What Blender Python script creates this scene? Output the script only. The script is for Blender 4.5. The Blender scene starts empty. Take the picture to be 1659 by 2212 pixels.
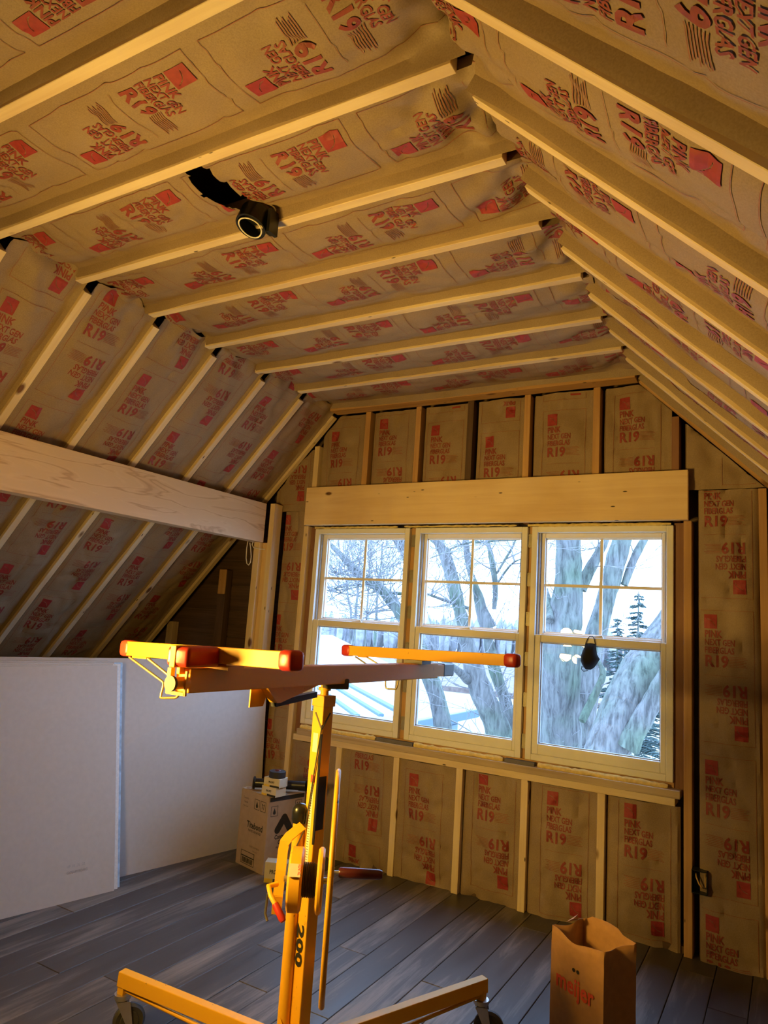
import bpy, bmesh, math, random
import numpy as np
from mathutils import Vector, Matrix, noise

SC = bpy.context.scene
COL = SC.collection
random.seed(7)

# ------------------------------------------------------------------ camera
CAM_LOC = Vector((0, 0, 1.4742))
cd = bpy.data.cameras.new('camera')
cam = bpy.data.objects.new('camera', cd); COL.objects.link(cam)
fw = Vector((-0.50102986, 0.85160278, 0.15408369))
rt = Vector((0.86517647, 0.49718963, 0.06536166))
up = Vector((0.02094664, -0.16605773, 0.98589354))
M = Matrix(((rt.x, up.x, -fw.x, CAM_LOC.x), (rt.y, up.y, -fw.y, CAM_LOC.y),
            (rt.z, up.z, -fw.z, CAM_LOC.z), (0, 0, 0, 1)))
cam.matrix_world = M
cd.sensor_fit = 'HORIZONTAL'; cd.sensor_width = 36.0
cd.lens = 1519.14 * 36.0 / 1659.0
cd.clip_start = 0.02; cd.clip_end = 500
SC.camera = cam

# ------------------------------------------------------------------ sky, exposure
SKY_COL = (0.37, 0.60, 1.0)
SKY_STRENGTH = 10.5
LAMP_STRENGTH = 430.0
LAMP_COL = (1.0, 0.61, 0.125)
w = bpy.data.worlds.new('overcast_sky'); SC.world = w
w.use_nodes = True
bg = w.node_tree.nodes['Background']
bg.inputs[0].default_value = (*SKY_COL, 1); bg.inputs[1].default_value = SKY_STRENGTH
SC.view_settings.view_transform = 'Standard'; SC.view_settings.look = 'None'
SC.view_settings.exposure = 0.0; SC.view_settings.gamma = 1.0
SC.view_settings.use_curve_mapping = False
try:
    SC.cycles.use_denoising = True
    SC.cycles.use_adaptive_sampling = True; SC.cycles.adaptive_threshold = 0.12; SC.cycles.adaptive_min_samples = 16; SC.cycles.light_sampling_threshold = 0.03
    SC.cycles.max_bounces = 6; SC.cycles.diffuse_bounces = 3; SC.cycles.glossy_bounces = 2
    SC.cycles.transparent_max_bounces = 6
    SC.cycles.sample_clamp_indirect = 4.0
    SC.cycles.caustics_reflective = False; SC.cycles.caustics_refractive = False
except Exception:
    pass

# ------------------------------------------------------------------ materials
MATS = {}
def nt(name):
    m = bpy.data.materials.new(name); m.use_nodes = True
    MATS[name] = m
    t = m.node_tree
    return m, t, t.nodes['Principled BSDF']
def N(t, typ, **kw):
    n = t.nodes.new(typ)
    for k, v in kw.items():
        if k.startswith('i_'):
            key = k[2:]
            key = int(key) if key.isdigit() else key.replace('_', ' ')
            n.inputs[key].default_value = v
        else:
            setattr(n, k, v)
    return n
def ramp(t, src, stops):
    r = t.nodes.new('ShaderNodeValToRGB')
    el = r.color_ramp.elements
    while len(el) < len(stops): el.new(0.5)
    for e, (p, c) in zip(el, stops):
        e.position = p; e.color = (*c, 1) if len(c) == 3 else c
    t.links.new(src, r.inputs[0]); return r
def mixc(t, fac, a, b, mode='MIX'):
    n = t.nodes.new('ShaderNodeMix'); n.data_type = 'RGBA'; n.blend_type = mode
    for s, v in ((0, fac), (6, a), (7, b)):
        if hasattr(v, 'links') or hasattr(v, 'is_linked'): t.links.new(v, n.inputs[s])
        elif s == 0: n.inputs[0].default_value = v
        else: n.inputs[s].default_value = (*v, 1)
    return n.outputs[2]
def coords(t, scale=(1, 1, 1), rnd=True, kind='Object'):
    tc = t.nodes.new('ShaderNodeTexCoord')
    mp = t.nodes.new('ShaderNodeMapping'); mp.inputs['Scale'].default_value = scale
    if rnd:
        oi = t.nodes.new('ShaderNodeObjectInfo')
        ad = t.nodes.new('ShaderNodeVectorMath'); ad.operation = 'MULTIPLY_ADD'
        cb = t.nodes.new('ShaderNodeCombineXYZ')
        for i in range(3): t.links.new(oi.outputs['Random'], cb.inputs[i])
        t.links.new(cb.outputs[0], ad.inputs[0]); ad.inputs[1].default_value = (31.7, 17.3, 23.9)
        t.links.new(tc.outputs[kind], ad.inputs[2]); t.links.new(ad.outputs[0], mp.inputs[0])
    else:
        t.links.new(tc.outputs[kind], mp.inputs[0])
    return mp.outputs[0]
def bump(t, p, h, strength=0.2, dist=0.01):
    b = t.nodes.new('ShaderNodeBump'); b.inputs['Strength'].default_value = strength
    b.inputs['Distance'].default_value = dist
    t.links.new(h, b.inputs['Height']); t.links.new(b.outputs[0], p.inputs['Normal'])
def plain(name, col, rough=0.5, metal=0.0, var=0.12, scale=18.0, spec=0.5, bmp=0.0):
    m, t, p = nt(name)
    n = N(t, 'ShaderNodeTexNoise', i_Scale=scale, i_Detail=4.0)
    t.links.new(coords(t), n.inputs['Vector'])
    lo = tuple(c * (1 - var) for c in col); hi = tuple(min(1, c * (1 + var)) for c in col)
    r = ramp(t, n.outputs['Fac'], [(0.3, lo), (0.7, hi)])
    t.links.new(r.outputs[0], p.inputs['Base Color'])
    p.inputs['Roughness'].default_value = rough; p.inputs['Metallic'].default_value = metal
    p.inputs['Specular IOR Level'].default_value = spec
    if bmp: bump(t, p, n.outputs['Fac'], bmp, 0.004)
    return m
def wood(name, light, dark, knot=(0.16, 0.07, 0.025), knots=True, grain=30.0, rough=0.6, dots=True, knot_t=0.05):
    m, t, p = nt(name)
    v = coords(t, (1.2, grain, grain))
    n1 = N(t, 'ShaderNodeTexNoise', i_Scale=1.3, i_Detail=6.0, i_Roughness=0.6, i_Distortion=0.6)
    t.links.new(v, n1.inputs['Vector'])
    r1 = ramp(t, n1.outputs['Fac'], [(0.3, dark), (0.62, light)])
    v2 = coords(t, (1, 1, 1))
    n2 = N(t, 'ShaderNodeTexNoise', i_Scale=2.2, i_Detail=2.0); t.links.new(v2, n2.inputs['Vector'])
    r2 = ramp(t, n2.outputs['Fac'], [(0.35, (0.80, 0.74, 0.68)), (0.65, (1, 1, 1))])
    c = mixc(t, 0.75, r1.outputs[0], r2.outputs[0], 'MULTIPLY')
    if knots:
        v3 = coords(t, (3.2, 7, 7))
        vo = N(t, 'ShaderNodeTexVoronoi', i_Scale=1.0); t.links.new(v3, vo.inputs['Vector'])
        k = ramp(t, vo.outputs['Distance'], [(knot_t, (1, 1, 1)), (knot_t * 1.9, (0, 0, 0))])
        c = mixc(t, k.outputs[0], c, knot)
    if dots:
        v4 = coords(t, (6, 22, 22))
        vd = N(t, 'ShaderNodeTexVoronoi', i_Scale=1.0); t.links.new(v4, vd.inputs['Vector'])
        k2 = ramp(t, vd.outputs['Distance'], [(0.055, (1, 1, 1)), (0.085, (0, 0, 0))])
        c = mixc(t, k2.outputs[0], c, (0.05, 0.03, 0.02))
    t.links.new(c, p.inputs['Base Color']); p.inputs['Roughness'].default_value = rough
    bump(t, p, n1.outputs['Fac'], 0.12, 0.002)
    return m

wood('pine', (0.88, 0.73, 0.48), (0.78, 0.61, 0.37), knot_t=0.07)
wood('pine_orange', (0.62, 0.38, 0.17), (0.50, 0.28, 0.11), knot_t=0.07)
wood('pine_grey', (0.62, 0.50, 0.35), (0.46, 0.35, 0.23))
wood('pine_header', (0.90, 0.70, 0.42), (0.82, 0.60, 0.33), knot_t=0.055, grain=22)
wood('old_wood', (0.13, 0.075, 0.045), (0.06, 0.035, 0.02), knots=False, dots=False)
wood('red_sheathing', (0.30, 0.15, 0.09), (0.20, 0.09, 0.05), knots=False, grain=14)
def lvl():
    m, t, p = nt('veneer_beam')
    v = coords(t, (1.1, 9.0, 9.0), rnd=False)
    n0 = N(t, 'ShaderNodeTexNoise', i_Scale=1.1, i_Detail=3.0, i_Distortion=0.9); t.links.new(v, n0.inputs['Vector'])
    mul = N(t, 'ShaderNodeMath', operation='MULTIPLY', i_1=26.0); t.links.new(n0.outputs['Fac'], mul.inputs[0])
    sn = N(t, 'ShaderNodeMath', operation='SINE'); t.links.new(mul.outputs[0], sn.inputs[0])
    r = ramp(t, sn.outputs[0], [(0.0, (0.76, 0.58, 0.40)), (0.55, (0.79, 0.61, 0.43)), (0.93, (0.72, 0.53, 0.35)), (1.0, (0.60, 0.41, 0.26))])
    vo = N(t, 'ShaderNodeTexVoronoi', i_Scale=1.0)
    t.links.new(coords(t, (1.8, 4.6, 4.6), rnd=False), vo.inputs['Vector'])
    k = ramp(t, vo.outputs['Distance'], [(0.055, (1, 1, 1)), (0.075, (0, 0, 0))])
    c = mixc(t, k.outputs[0], r.outputs[0], (0.17, 0.11, 0.07))
    t.links.new(c, p.inputs['Base Color']); p.inputs['Roughness'].default_value = 0.65
lvl()
def kraft():
    m, t, p = nt('kraft_paper')
    n = N(t, 'ShaderNodeTexNoise', i_Scale=240.0, i_Detail=3.0); t.links.new(coords(t), n.inputs['Vector'])
    n2 = N(t, 'ShaderNodeTexNoise', i_Scale=5.0, i_Detail=3.0); t.links.new(coords(t), n2.inputs['Vector'])
    r = ramp(t, n.outputs['Fac'], [(0.32, (0.30, 0.213, 0.132)), (0.68, (0.375, 0.272, 0.173))])
    r2 = ramp(t, n2.outputs['Fac'], [(0.3, (0.86, 0.83, 0.78)), (0.7, (1, 1, 1))])
    t.links.new(mixc(t, 1.0, r.outputs[0], r2.outputs[0], 'MULTIPLY'), p.inputs['Base Color'])
    p.inputs['Roughness'].default_value = 0.62
    bump(t, p, n.outputs['Fac'], 0.04, 0.002)
kraft()
plain('print_red', (0.27, 0.045, 0.035), 0.6, var=0.18, scale=60)
plain('print_logo', (0.33, 0.035, 0.035), 0.6, var=0.15, scale=60)
plain('print_line', (0.30, 0.11, 0.065), 0.65, var=0.2, scale=40)
plain('dark_void', (0.045, 0.03, 0.022), 0.9)
plain('sheathing', (0.16, 0.10, 0.06), 0.85, var=0.25, scale=6)
plain('pink_fiber', (0.55, 0.25, 0.22), 0.95, var=0.2, scale=80, bmp=0.4)
def floorm():
    m, t, p = nt('worn_planks')
    v = coords(t, (14, 1.1, 1))
    n1 = N(t, 'ShaderNodeTexNoise', i_Scale=1.6, i_Detail=8.0, i_Roughness=0.68, i_Distortion=0.5); t.links.new(v, n1.inputs['Vector'])
    n2 = N(t, 'ShaderNodeTexNoise', i_Scale=1.0, i_Detail=3.0); t.links.new(coords(t, (3.5, 0.8, 1)), n2.inputs['Vector'])
    ad = N(t, 'ShaderNodeMath', operation='ADD'); t.links.new(n1.outputs['Fac'], ad.inputs[0]); t.links.new(n2.outputs['Fac'], ad.inputs[1])
    hf = N(t, 'ShaderNodeMath', operation='MULTIPLY', i_1=0.5); t.links.new(ad.outputs[0], hf.inputs[0])
    r = ramp(t, hf.outputs[0], [(0.36, (0.05, 0.045, 0.045)), (0.52, (0.085, 0.075, 0.072)), (0.58, (0.17, 0.148, 0.135)), (0.70, (0.30, 0.255, 0.22))])
    t.links.new(r.outputs[0], p.inputs['Base Color'])
    rr = ramp(t, hf.outputs[0], [(0.4, (0.42, 0.42, 0.42)), (0.7, (0.65, 0.65, 0.65))])
    t.links.new(rr.outputs[0], p.inputs['Roughness'])
    p.inputs['Specular IOR Level'].default_value = 0.5
    bump(t, p, n1.outputs['Fac'], 0.25, 0.003)
floorm()
plain('drywall_face', (0.60, 0.56, 0.53), 0.75, var=0.03, scale=40)
plain('drywall_edge', (0.80, 0.80, 0.80), 0.7, var=0.08, scale=90)
plain('drywall_tape', (0.45, 0.62, 0.80), 0.6, var=0.25, scale=30)
plain('white_vinyl', (0.86, 0.85, 0.82), 0.35, var=0.02)
plain('grey_track', (0.35, 0.36, 0.38), 0.4, var=0.1)
plain('clip_metal', (0.34, 0.30, 0.22), 0.5, metal=0.7, var=0.15)
plain('spray_foam', (0.80, 0.62, 0.22), 0.8, var=0.15, scale=50, bmp=0.6)
plain('grey_shim', (0.16, 0.15, 0.15), 0.8)
def paint(name, col, chips, rough=0.5):
    m, t, p = nt(name)
    n = N(t, 'ShaderNodeTexNoise', i_Scale=38.0, i_Detail=7.0, i_Roughness=0.7); t.links.new(coords(t, (1, 1, 0.35)), n.inputs['Vector'])
    r = ramp(t, n.outputs['Fac'], [(0.0, chips), (0.30, chips), (0.345, col), (1.0, col)])
    t.links.new(r.outputs[0], p.inputs['Base Color']); p.inputs['Roughness'].default_value = rough
    return m
paint('yellow_paint', (0.86, 0.44, 0.018), (0.10, 0.05, 0.02))
paint('wheel_paint', (0.86, 0.44, 0.018), (0.05, 0.03, 0.02), 0.4)
MATS['wheel_paint'].node_tree.nodes['Color Ramp'].color_ramp.elements[1].position = 0.36
MATS['wheel_paint'].node_tree.nodes['Color Ramp'].color_ramp.elements[2].position = 0.41
plain('red_rubber', (0.52, 0.035, 0.02), 0.35, var=0.08)
plain('maroon_grip', (0.10, 0.015, 0.02), 0.3)
plain('black_plastic', (0.012, 0.012, 0.013), 0.3, var=0.1)
plain('black_ink', (0.02, 0.018, 0.016), 0.6)
plain('steel', (0.55, 0.53, 0.50), 0.35, metal=0.9)
plain('dark_steel', (0.10, 0.09, 0.08), 0.5, metal=0.5)
plain('brass_wire', (0.50, 0.40, 0.18), 0.35, metal=0.8)
plain('wheel_tyre', (0.05, 0.045, 0.04), 0.6)
plain('label_paper', (0.78, 0.72, 0.58), 0.6, var=0.05)
plain('label_red', (0.70, 0.06, 0.03), 0.6)
plain('carton', (0.42, 0.30, 0.20), 0.8, var=0.06, scale=30)
plain('carton_tape', (0.025, 0.025, 0.03), 0.6)
plain('screw_box', (0.66, 0.58, 0.42), 0.7, var=0.05)
plain('screw_box_yellow', (0.72, 0.50, 0.05), 0.6)
plain('paper_bag', (0.50, 0.26, 0.10), 0.75, var=0.08, scale=40, bmp=0.1)
plain('bag_print', (0.62, 0.07, 0.03), 0.7)
plain('mask_cloth', (0.010, 0.010, 0.011), 0.85)
plain('white_wire', (0.80, 0.76, 0.68), 0.4)
plain('box_plastic', (0.012, 0.02, 0.028), 0.35)
plain('copper_wire', (0.75, 0.50, 0.18), 0.4)
def barkm():
    m, t, p = nt('bark')
    n = N(t, 'ShaderNodeTexNoise', i_Scale=2.2, i_Detail=7.0, i_Roughness=0.65, i_Distortion=0.4); t.links.new(coords(t, (9, 9, 1.5)), n.inputs['Vector'])
    n2 = N(t, 'ShaderNodeTexNoise', i_Scale=1.6, i_Detail=3.0); t.links.new(coords(t), n2.inputs['Vector'])
    r = ramp(t, n.outputs['Fac'], [(0.36, (0.070, 0.064, 0.060)), (0.5, (0.152, 0.142, 0.133)), (0.66, (0.22, 0.205, 0.19))])
    r2 = ramp(t, n2.outputs['Fac'], [(0.42, (1, 1, 1)), (0.68, (0.72, 0.95, 0.70))])
    t.links.new(mixc(t, 1.0, r.outputs[0], r2.outputs[0], 'MULTIPLY'), p.inputs['Base Color']); p.inputs['Roughness'].default_value = 0.95
    bump(t, p, n.outputs['Fac'], 0.7, 0.03)
barkm()
plain('twig', (0.22, 0.205, 0.20), 0.9, var=0.2)
plain('spruce_needles', (0.045, 0.07, 0.065), 0.9, var=0.3)
plain('far_woods', (0.27, 0.26, 0.27), 1.0, var=0.25, scale=1.5)
plain('dry_grass', (0.30, 0.27, 0.20), 1.0, var=0.2, scale=2.0)
plain('brush_field', (0.17, 0.12, 0.105), 1.0, var=0.3, scale=3.0)
plain('barn_roof', (0.45, 0.48, 0.50), 0.6, var=0.05)
plain('barn_siding', (0.20, 0.26, 0.30), 0.7, var=0.06)
plain('roof_blue', (0.09, 0.14, 0.20), 0.6, var=0.05)
plain('safety_orange', (0.60, 0.07, 0.01), 0.6)
plain('safety_red', (0.40, 0.015, 0.012), 0.6)
plain('cart_blue', (0.02, 0.10, 0.20), 0.5)
plain('cart_grey', (0.12, 0.12, 0.13), 0.7)
def glass():
    m, t, p = nt('window_glass')
    t.nodes.remove(p)
    out = t.nodes['Material Output']
    tr = N(t, 'ShaderNodeBsdfTransparent'); tr.inputs[0].default_value = (0.93, 0.96, 0.97, 1)
    gl = N(t, 'ShaderNodeBsdfGlossy'); gl.inputs['Roughness'].default_value = 0.0
    lw = N(t, 'ShaderNodeLayerWeight'); lw.inputs['Blend'].default_value = 0.5
    pw5 = N(t, 'ShaderNodeMath', operation='POWER', i_1=5.0); t.links.new(lw.outputs['Facing'], pw5.inputs[0])
    fr = N(t, 'ShaderNodeMath', operation='MULTIPLY_ADD', i_1=0.90, i_2=0.05); t.links.new(pw5.outputs[0], fr.inputs[0])
    mx = N(t, 'ShaderNodeMixShader')
    t.links.new(fr.outputs[0], mx.inputs[0]); t.links.new(tr.outputs[0], mx.inputs[1]); t.links.new(gl.outputs[0], mx.inputs[2])
    t.links.new(mx.outputs[0], out.inputs[0])
glass()
def emit():
    m, t, p = nt('lamp_glow')
    p.inputs['Base Color'].default_value = (0.9, 0.8, 0.6, 1)
    p.inputs['Emission Color'].default_value = (*LAMP_COL, 1)
    p.inputs['Emission Strength'].default_value = LAMP_STRENGTH
emit()

# ------------------------------------------------------------------ mesh helpers
ORIG = {}                       # world origin of every object built here
def wpos(o):
    return ORIG.get(o.name, Vector((0, 0, 0))) if o else Vector((0, 0, 0))
class MB:
    """collects shapes in world coordinates; build() makes one mesh object"""
    def __init__(s): s.bm = bmesh.new()
    def box(s, c, size, rot=None, bev=0.0, seg=2):
        r = bmesh.ops.create_cube(s.bm, size=1.0)
        vs = r['verts']
        mat = Matrix.Diagonal((*size, 1))
        bmesh.ops.transform(s.bm, matrix=mat, verts=vs)
        if bev:
            es = list({e for v in vs for e in v.link_edges})
            rr = bmesh.ops.bevel(s.bm, geom=es, offset=bev, segments=seg, affect='EDGES', profile=0.5)
            vs = list({v for f in rr['faces'] for v in f.verts} | {v for v in vs if v.is_valid})
        m = Matrix.Translation(Vector(c))
        if rot is not None: m = m @ (rot.to_4x4() if len(rot) == 3 else rot)
        bmesh.ops.transform(s.bm, matrix=m, verts=vs)
        return s
    def span(s, a, b, bev=0.0):
        a, b = Vector(a), Vector(b)
        return s.box((a + b) / 2, [abs(x) for x in (b - a)], None, bev)
    def bar(s, a, b, w, h, upv=(0, 0, 1), bev=0.0):
        """rectangular bar from a to b, w across, h along upv"""
        a, b = Vector(a), Vector(b)
        x = (b - a).normalized(); u = Vector(upv); y = u.cross(x).normalized(); z = x.cross(y)
        rot = Matrix((x, y, z)).transposed()
        return s.box((a + b) / 2, ((b - a).length, w, h), rot, bev)
    def tube(s, pts, r, seg=10, cap=True, closed=False):
        pts = [Vector(p) for p in pts]; n = len(pts)
        rs = r if isinstance(r, (list, tuple)) else [r] * n
        rings = []; prev = None
        for i, p in enumerate(pts):
            if closed: d = (pts[(i + 1) % n] - pts[i - 1])
            else: d = pts[min(i + 1, n - 1)] - pts[max(i - 1, 0)]
            if d.length < 1e-9: d = Vector((0, 0, 1))
            d.normalize()
            if prev is None:
                a = Vector((0, 0, 1)) if abs(d.z) < 0.9 else Vector((1, 0, 0))
                x = d.cross(a).normalized()
            else:
                x = (prev - d * prev.dot(d))
                x = x.normalized() if x.length > 1e-6 else d.orthogonal().normalized()
            y = d.cross(x); prev = x
            rings.append([s.bm.verts.new(p + (x * math.cos(2 * math.pi * k / seg) + y * math.sin(2 * math.pi * k / seg)) * rs[i]) for k in range(seg)])
        m = n if closed else n - 1
        for i in range(m):
            A, B = rings[i], rings[(i + 1) % n]
            for k in range(seg):
                try: s.bm.faces.new((A[k], A[(k + 1) % seg], B[(k + 1) % seg], B[k]))
                except ValueError: pass
        if cap and not closed:
            s.bm.faces.new(list(reversed(rings[0]))); s.bm.faces.new(rings[-1])
        return s
    def prism(s, poly, d):
        """polygon (3d points) extruded by vector d"""
        d = Vector(d); A = [s.bm.verts.new(Vector(p)) for p in poly]; B = [s.bm.verts.new(Vector(p) + d) for p in poly]
        n = len(A)
        s.bm.faces.new(A); s.bm.faces.new(list(reversed(B)))
        for i in range(n): s.bm.faces.new((A[i], B[i], B[(i + 1) % n], A[(i + 1) % n]))
        return s
    def lathe(s, base, axis, prof, seg=24):
        """prof: list of (radius, distance along axis)"""
        base = Vector(base); ax = Vector(axis).normalized(); x = ax.orthogonal().normalized(); y = ax.cross(x)
        rings = []
        for r, h in prof:
            if r < 1e-6: rings.append([s.bm.verts.new(base + ax * h)])
            else: rings.append([s.bm.verts.new(base + ax * h + (x * math.cos(2 * math.pi * k / seg) + y * math.sin(2 * math.pi * k / seg)) * r) for k in range(seg)])
        for A, B in zip(rings, rings[1:]):
            for k in range(seg):
                q = [A[k % len(A)], A[(k + 1) % len(A)], B[(k + 1) % len(B)], B[k % len(B)]]
                q = [v for i, v in enumerate(q) if v not in q[:i]]
                if len(q) >= 3:
                    try: s.bm.faces.new(q)
                    except ValueError: pass
        return s
    def build(s, name, mat, parent=None, smooth=None, org=None):
        bmesh.ops.recalc_face_normals(s.bm, faces=s.bm.faces[:])
        me = bpy.data.meshes.new(name)
        o = Vector(org) if org is not None else wpos(parent)
        bmesh.ops.translate(s.bm, verts=s.bm.verts[:], vec=-o)
        s.bm.to_mesh(me); s.bm.free()
        return link(name, me, mat, parent, o, smooth)
def link(name, me, mat, parent=None, o=Vector((0, 0, 0)), smooth=None):
    if mat and not me.materials: me.materials.append(MATS[mat])
    if smooth is not None:
        me.polygons.foreach_set('use_smooth', [True] * len(me.polygons))
        me.set_sharp_from_angle(angle=math.radians(smooth))
    ob = bpy.data.objects.new(name, me); COL.objects.link(ob)
    if parent: ob.parent = parent
    ob.location = o - wpos(parent)
    ORIG[ob.name] = Vector(o)
    return ob
def pieces(name, me, mat, parent, locs, rots=None):
    for i, l in enumerate(locs):
        ob = link(name, me, mat, parent, Vector(l))
        if rots: ob.rotation_euler = rots[i]
def tag(o, label, cat, group=None):
    o['label'] = label; o['category'] = cat
    if group: o['group'] = group
    return o
def thing(name, loc, label, cat, group=None):
    o = bpy.data.objects.new(name, None); COL.objects.link(o); o.location = loc
    o.empty_display_size = 0.1
    ORIG[o.name] = Vector(loc)
    return tag(o, label, cat, group)
def struct(o): o['kind'] = 'structure'; return o
def sroot(name, loc=(0, 0, 0)):
    o = bpy.data.objects.new(name, None); COL.objects.link(o); o.location = loc
    ORIG[o.name] = Vector(loc); return struct(o)
def board(name, parent, a, b, w_, h_, upv, mat, bev=0.0015):
    """a lumber board; local x runs along it so the grain follows"""
    a, b = Vector(a), Vector(b)
    x = (b - a).normalized(); u = Vector(upv); y = u.cross(x).normalized(); z = x.cross(y)
    bm = bmesh.new(); bmesh.ops.create_cube(bm, size=1.0)
    bmesh.ops.transform(bm, matrix=Matrix.Diagonal(((b - a).length, w_, h_, 1)), verts=bm.verts[:])
    if bev: bmesh.ops.bevel(bm, geom=bm.edges[:], offset=bev, segments=1, affect='EDGES')
    me = bpy.data.meshes.new(name); bm.to_mesh(me); bm.free()
    ob = link(name, me, mat, parent, (a + b) / 2)
    ob.rotation_euler = Matrix((x, y, z)).transposed().to_euler()
    return ob
def text_tris(txt, size=1.0, bold=0.0, sx=1.0, res=2, align='LEFT'):
    """(verts Nx2, tris Mx3) of a line of lettering; cap height = size"""
    cu = bpy.data.curves.new('lettering', 'FONT'); cu.body = txt; cu.size = size / 0.70
    cu.resolution_u = res; cu.offset = bold; cu.align_x = align
    ob = bpy.data.objects.new('lettering', cu); COL.objects.link(ob)
    dg = bpy.context.evaluated_depsgraph_get()
    me = ob.evaluated_get(dg).to_mesh()
    me.calc_loop_triangles()
    v = np.array([(p.co.x * sx, p.co.y) for p in me.vertices], float).reshape(-1, 2)
    f = np.array([tuple(t.vertices) for t in me.loop_triangles], int).reshape(-1, 3)
    ob.evaluated_get(dg).to_mesh_clear()
    bpy.data.objects.remove(ob); bpy.data.curves.remove(cu)
    return v, f
def mesh_np(name, V, F):
    me = bpy.data.meshes.new(name)
    me.from_pydata([tuple(v) for v in V], [], [tuple(int(i) for i in f) for f in F])
    return me
def lettering(name, txt, parent, O, U, Vv, size, mat, bold=0.0, sx=1.0, align='CENTER', off=0.0008):
    """flat print on a thing: O = baseline point, U = reading direction, Vv = up"""
    U, Vv = Vector(U).normalized(), Vector(Vv).normalized(); nn = U.cross(Vv)
    v, f = text_tris(txt, size, bold, sx, 2, align)
    V = [tuple(Vector(O) + U * a + Vv * b + nn * off - wpos(parent)) for a, b in v]
    return link(name, mesh_np(name, V, f), mat, parent, wpos(parent))

# ------------------------------------------------------------------ insulation facing with its print
BW, BH = 0.250, 0.640          # one printed block
def quad_grid(x0, y0, x1, y1, n, m):
    V, F = [], []
    for j in range(m + 1):
        for i in range(n + 1): V.append((x0 + (x1 - x0) * i / n, y0 + (y1 - y0) * j / m))
    for j in range(m):
        for i in range(n):
            a = j * (n + 1) + i; F += [(a, a + 1, a + n + 2), (a, a + n + 2, a + n + 1)]
    return np.array(V), np.array(F)
def fine(V, F, mx=0.014):
    bm = bmesh.new(); vs = [bm.verts.new((a, b, 0)) for a, b in V]
    for f in F:
        try: bm.faces.new([vs[i] for i in f])
        except ValueError: pass
    for _ in range(4):
        es = [e for e in bm.edges if e.calc_length() > mx]
        if not es: break
        bmesh.ops.subdivide_edges(bm, edges=es, cuts=1)
        bmesh.ops.triangulate(bm, faces=[f for f in bm.faces if len(f.verts) > 3])
    bm.verts.index_update()
    V2 = np.array([(v.co.x, v.co.y) for v in bm.verts]); F2 = np.array([[v.index for v in f.verts] for f in bm.faces])
    bm.free(); return V2, F2
def make_block():
    """three layers of print: 0 words, 1 logo squares, 2 rules and small type"""
    lay = {0: [], 1: [], 2: []}
    half = {0: [], 1: [], 2: []}
    def put(k, V, F, dx=0, dy=0): half[k].append((V + np.array((dx, dy)), F))
    y = BH - 0.022
    x = 0.030
    V, F = quad_grid(x, y - 0.070, x + 0.058, y, 22, 26)
    # the emblem: a square with an arc cut out of it
    keep = []
    for f in F:
        c = V[f].mean(0) - np.array((x, y - 0.070))
        r = math.hypot(c[0] - 0.006, c[1] - 0.006)
        if not (0.0415 < r < 0.0440 and c[0] > 0.012 and c[1] > 0.012): keep.append(f)
    put(1, V, np.array(keep))
    y -= 0.070
    for s, h, sx, b in (('PINK', 0.034, 0.74, 0.0018), ('NEXT GEN', 0.030, 0.66, 0.0012), ('FIBERGLAS', 0.030, 0.66, 0.0012)):
        y -= h + 0.0085
        v, f = text_tris(s, h, b * 0.85, sx, 2); v, f = fine(v, f, 0.018); put(0, v, f, x, y)
    y -= 0.054 + 0.011
    v, f = text_tris('R19', 0.054, 0.0026, 0.88, 3); v, f = fine(v, f); put(0, v, f, x, y)
    for i in range(7):                          # block of small type beside the rating
        V, F = quad_grid(x + 0.112, y + 0.004 + i * 0.0075, x + 0.190 - (i * 37 % 5) * 0.004, y + 0.0068 + i * 0.0075, 6, 1)
        put(2, V, F)
    y -= 0.012
    for k in half:
        for V, F in half[k]:
            lay[k].append((V, F)); lay[k].append((np.array((BW, BH)) - V, F))
    t = 0.0020
    for (x0, y0, x1, y1) in ((0, 0, BW, t), (0, BH - t, BW, BH)): lay[2].append(quad_grid(x0, y0, x1, y1, 16, 1))
    for (x0, x1) in ((0, t), (BW - t, BW)): lay[2].append(quad_grid(x0, 0, x1, BH, 1, 40))
    lay[2].append(quad_grid(0.03, BH / 2, BW - 0.03, BH / 2 + 0.0016, 12, 1))
    out = {}
    for k in lay:
        vs, fs, n = [], [], 0
        for V, F in lay[k]:
            vs.append(V); fs.append(F + n); n += len(V)
        out[k] = (np.vstack(vs), np.vstack(fs))
    return out
BLOCK = make_block()
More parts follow.
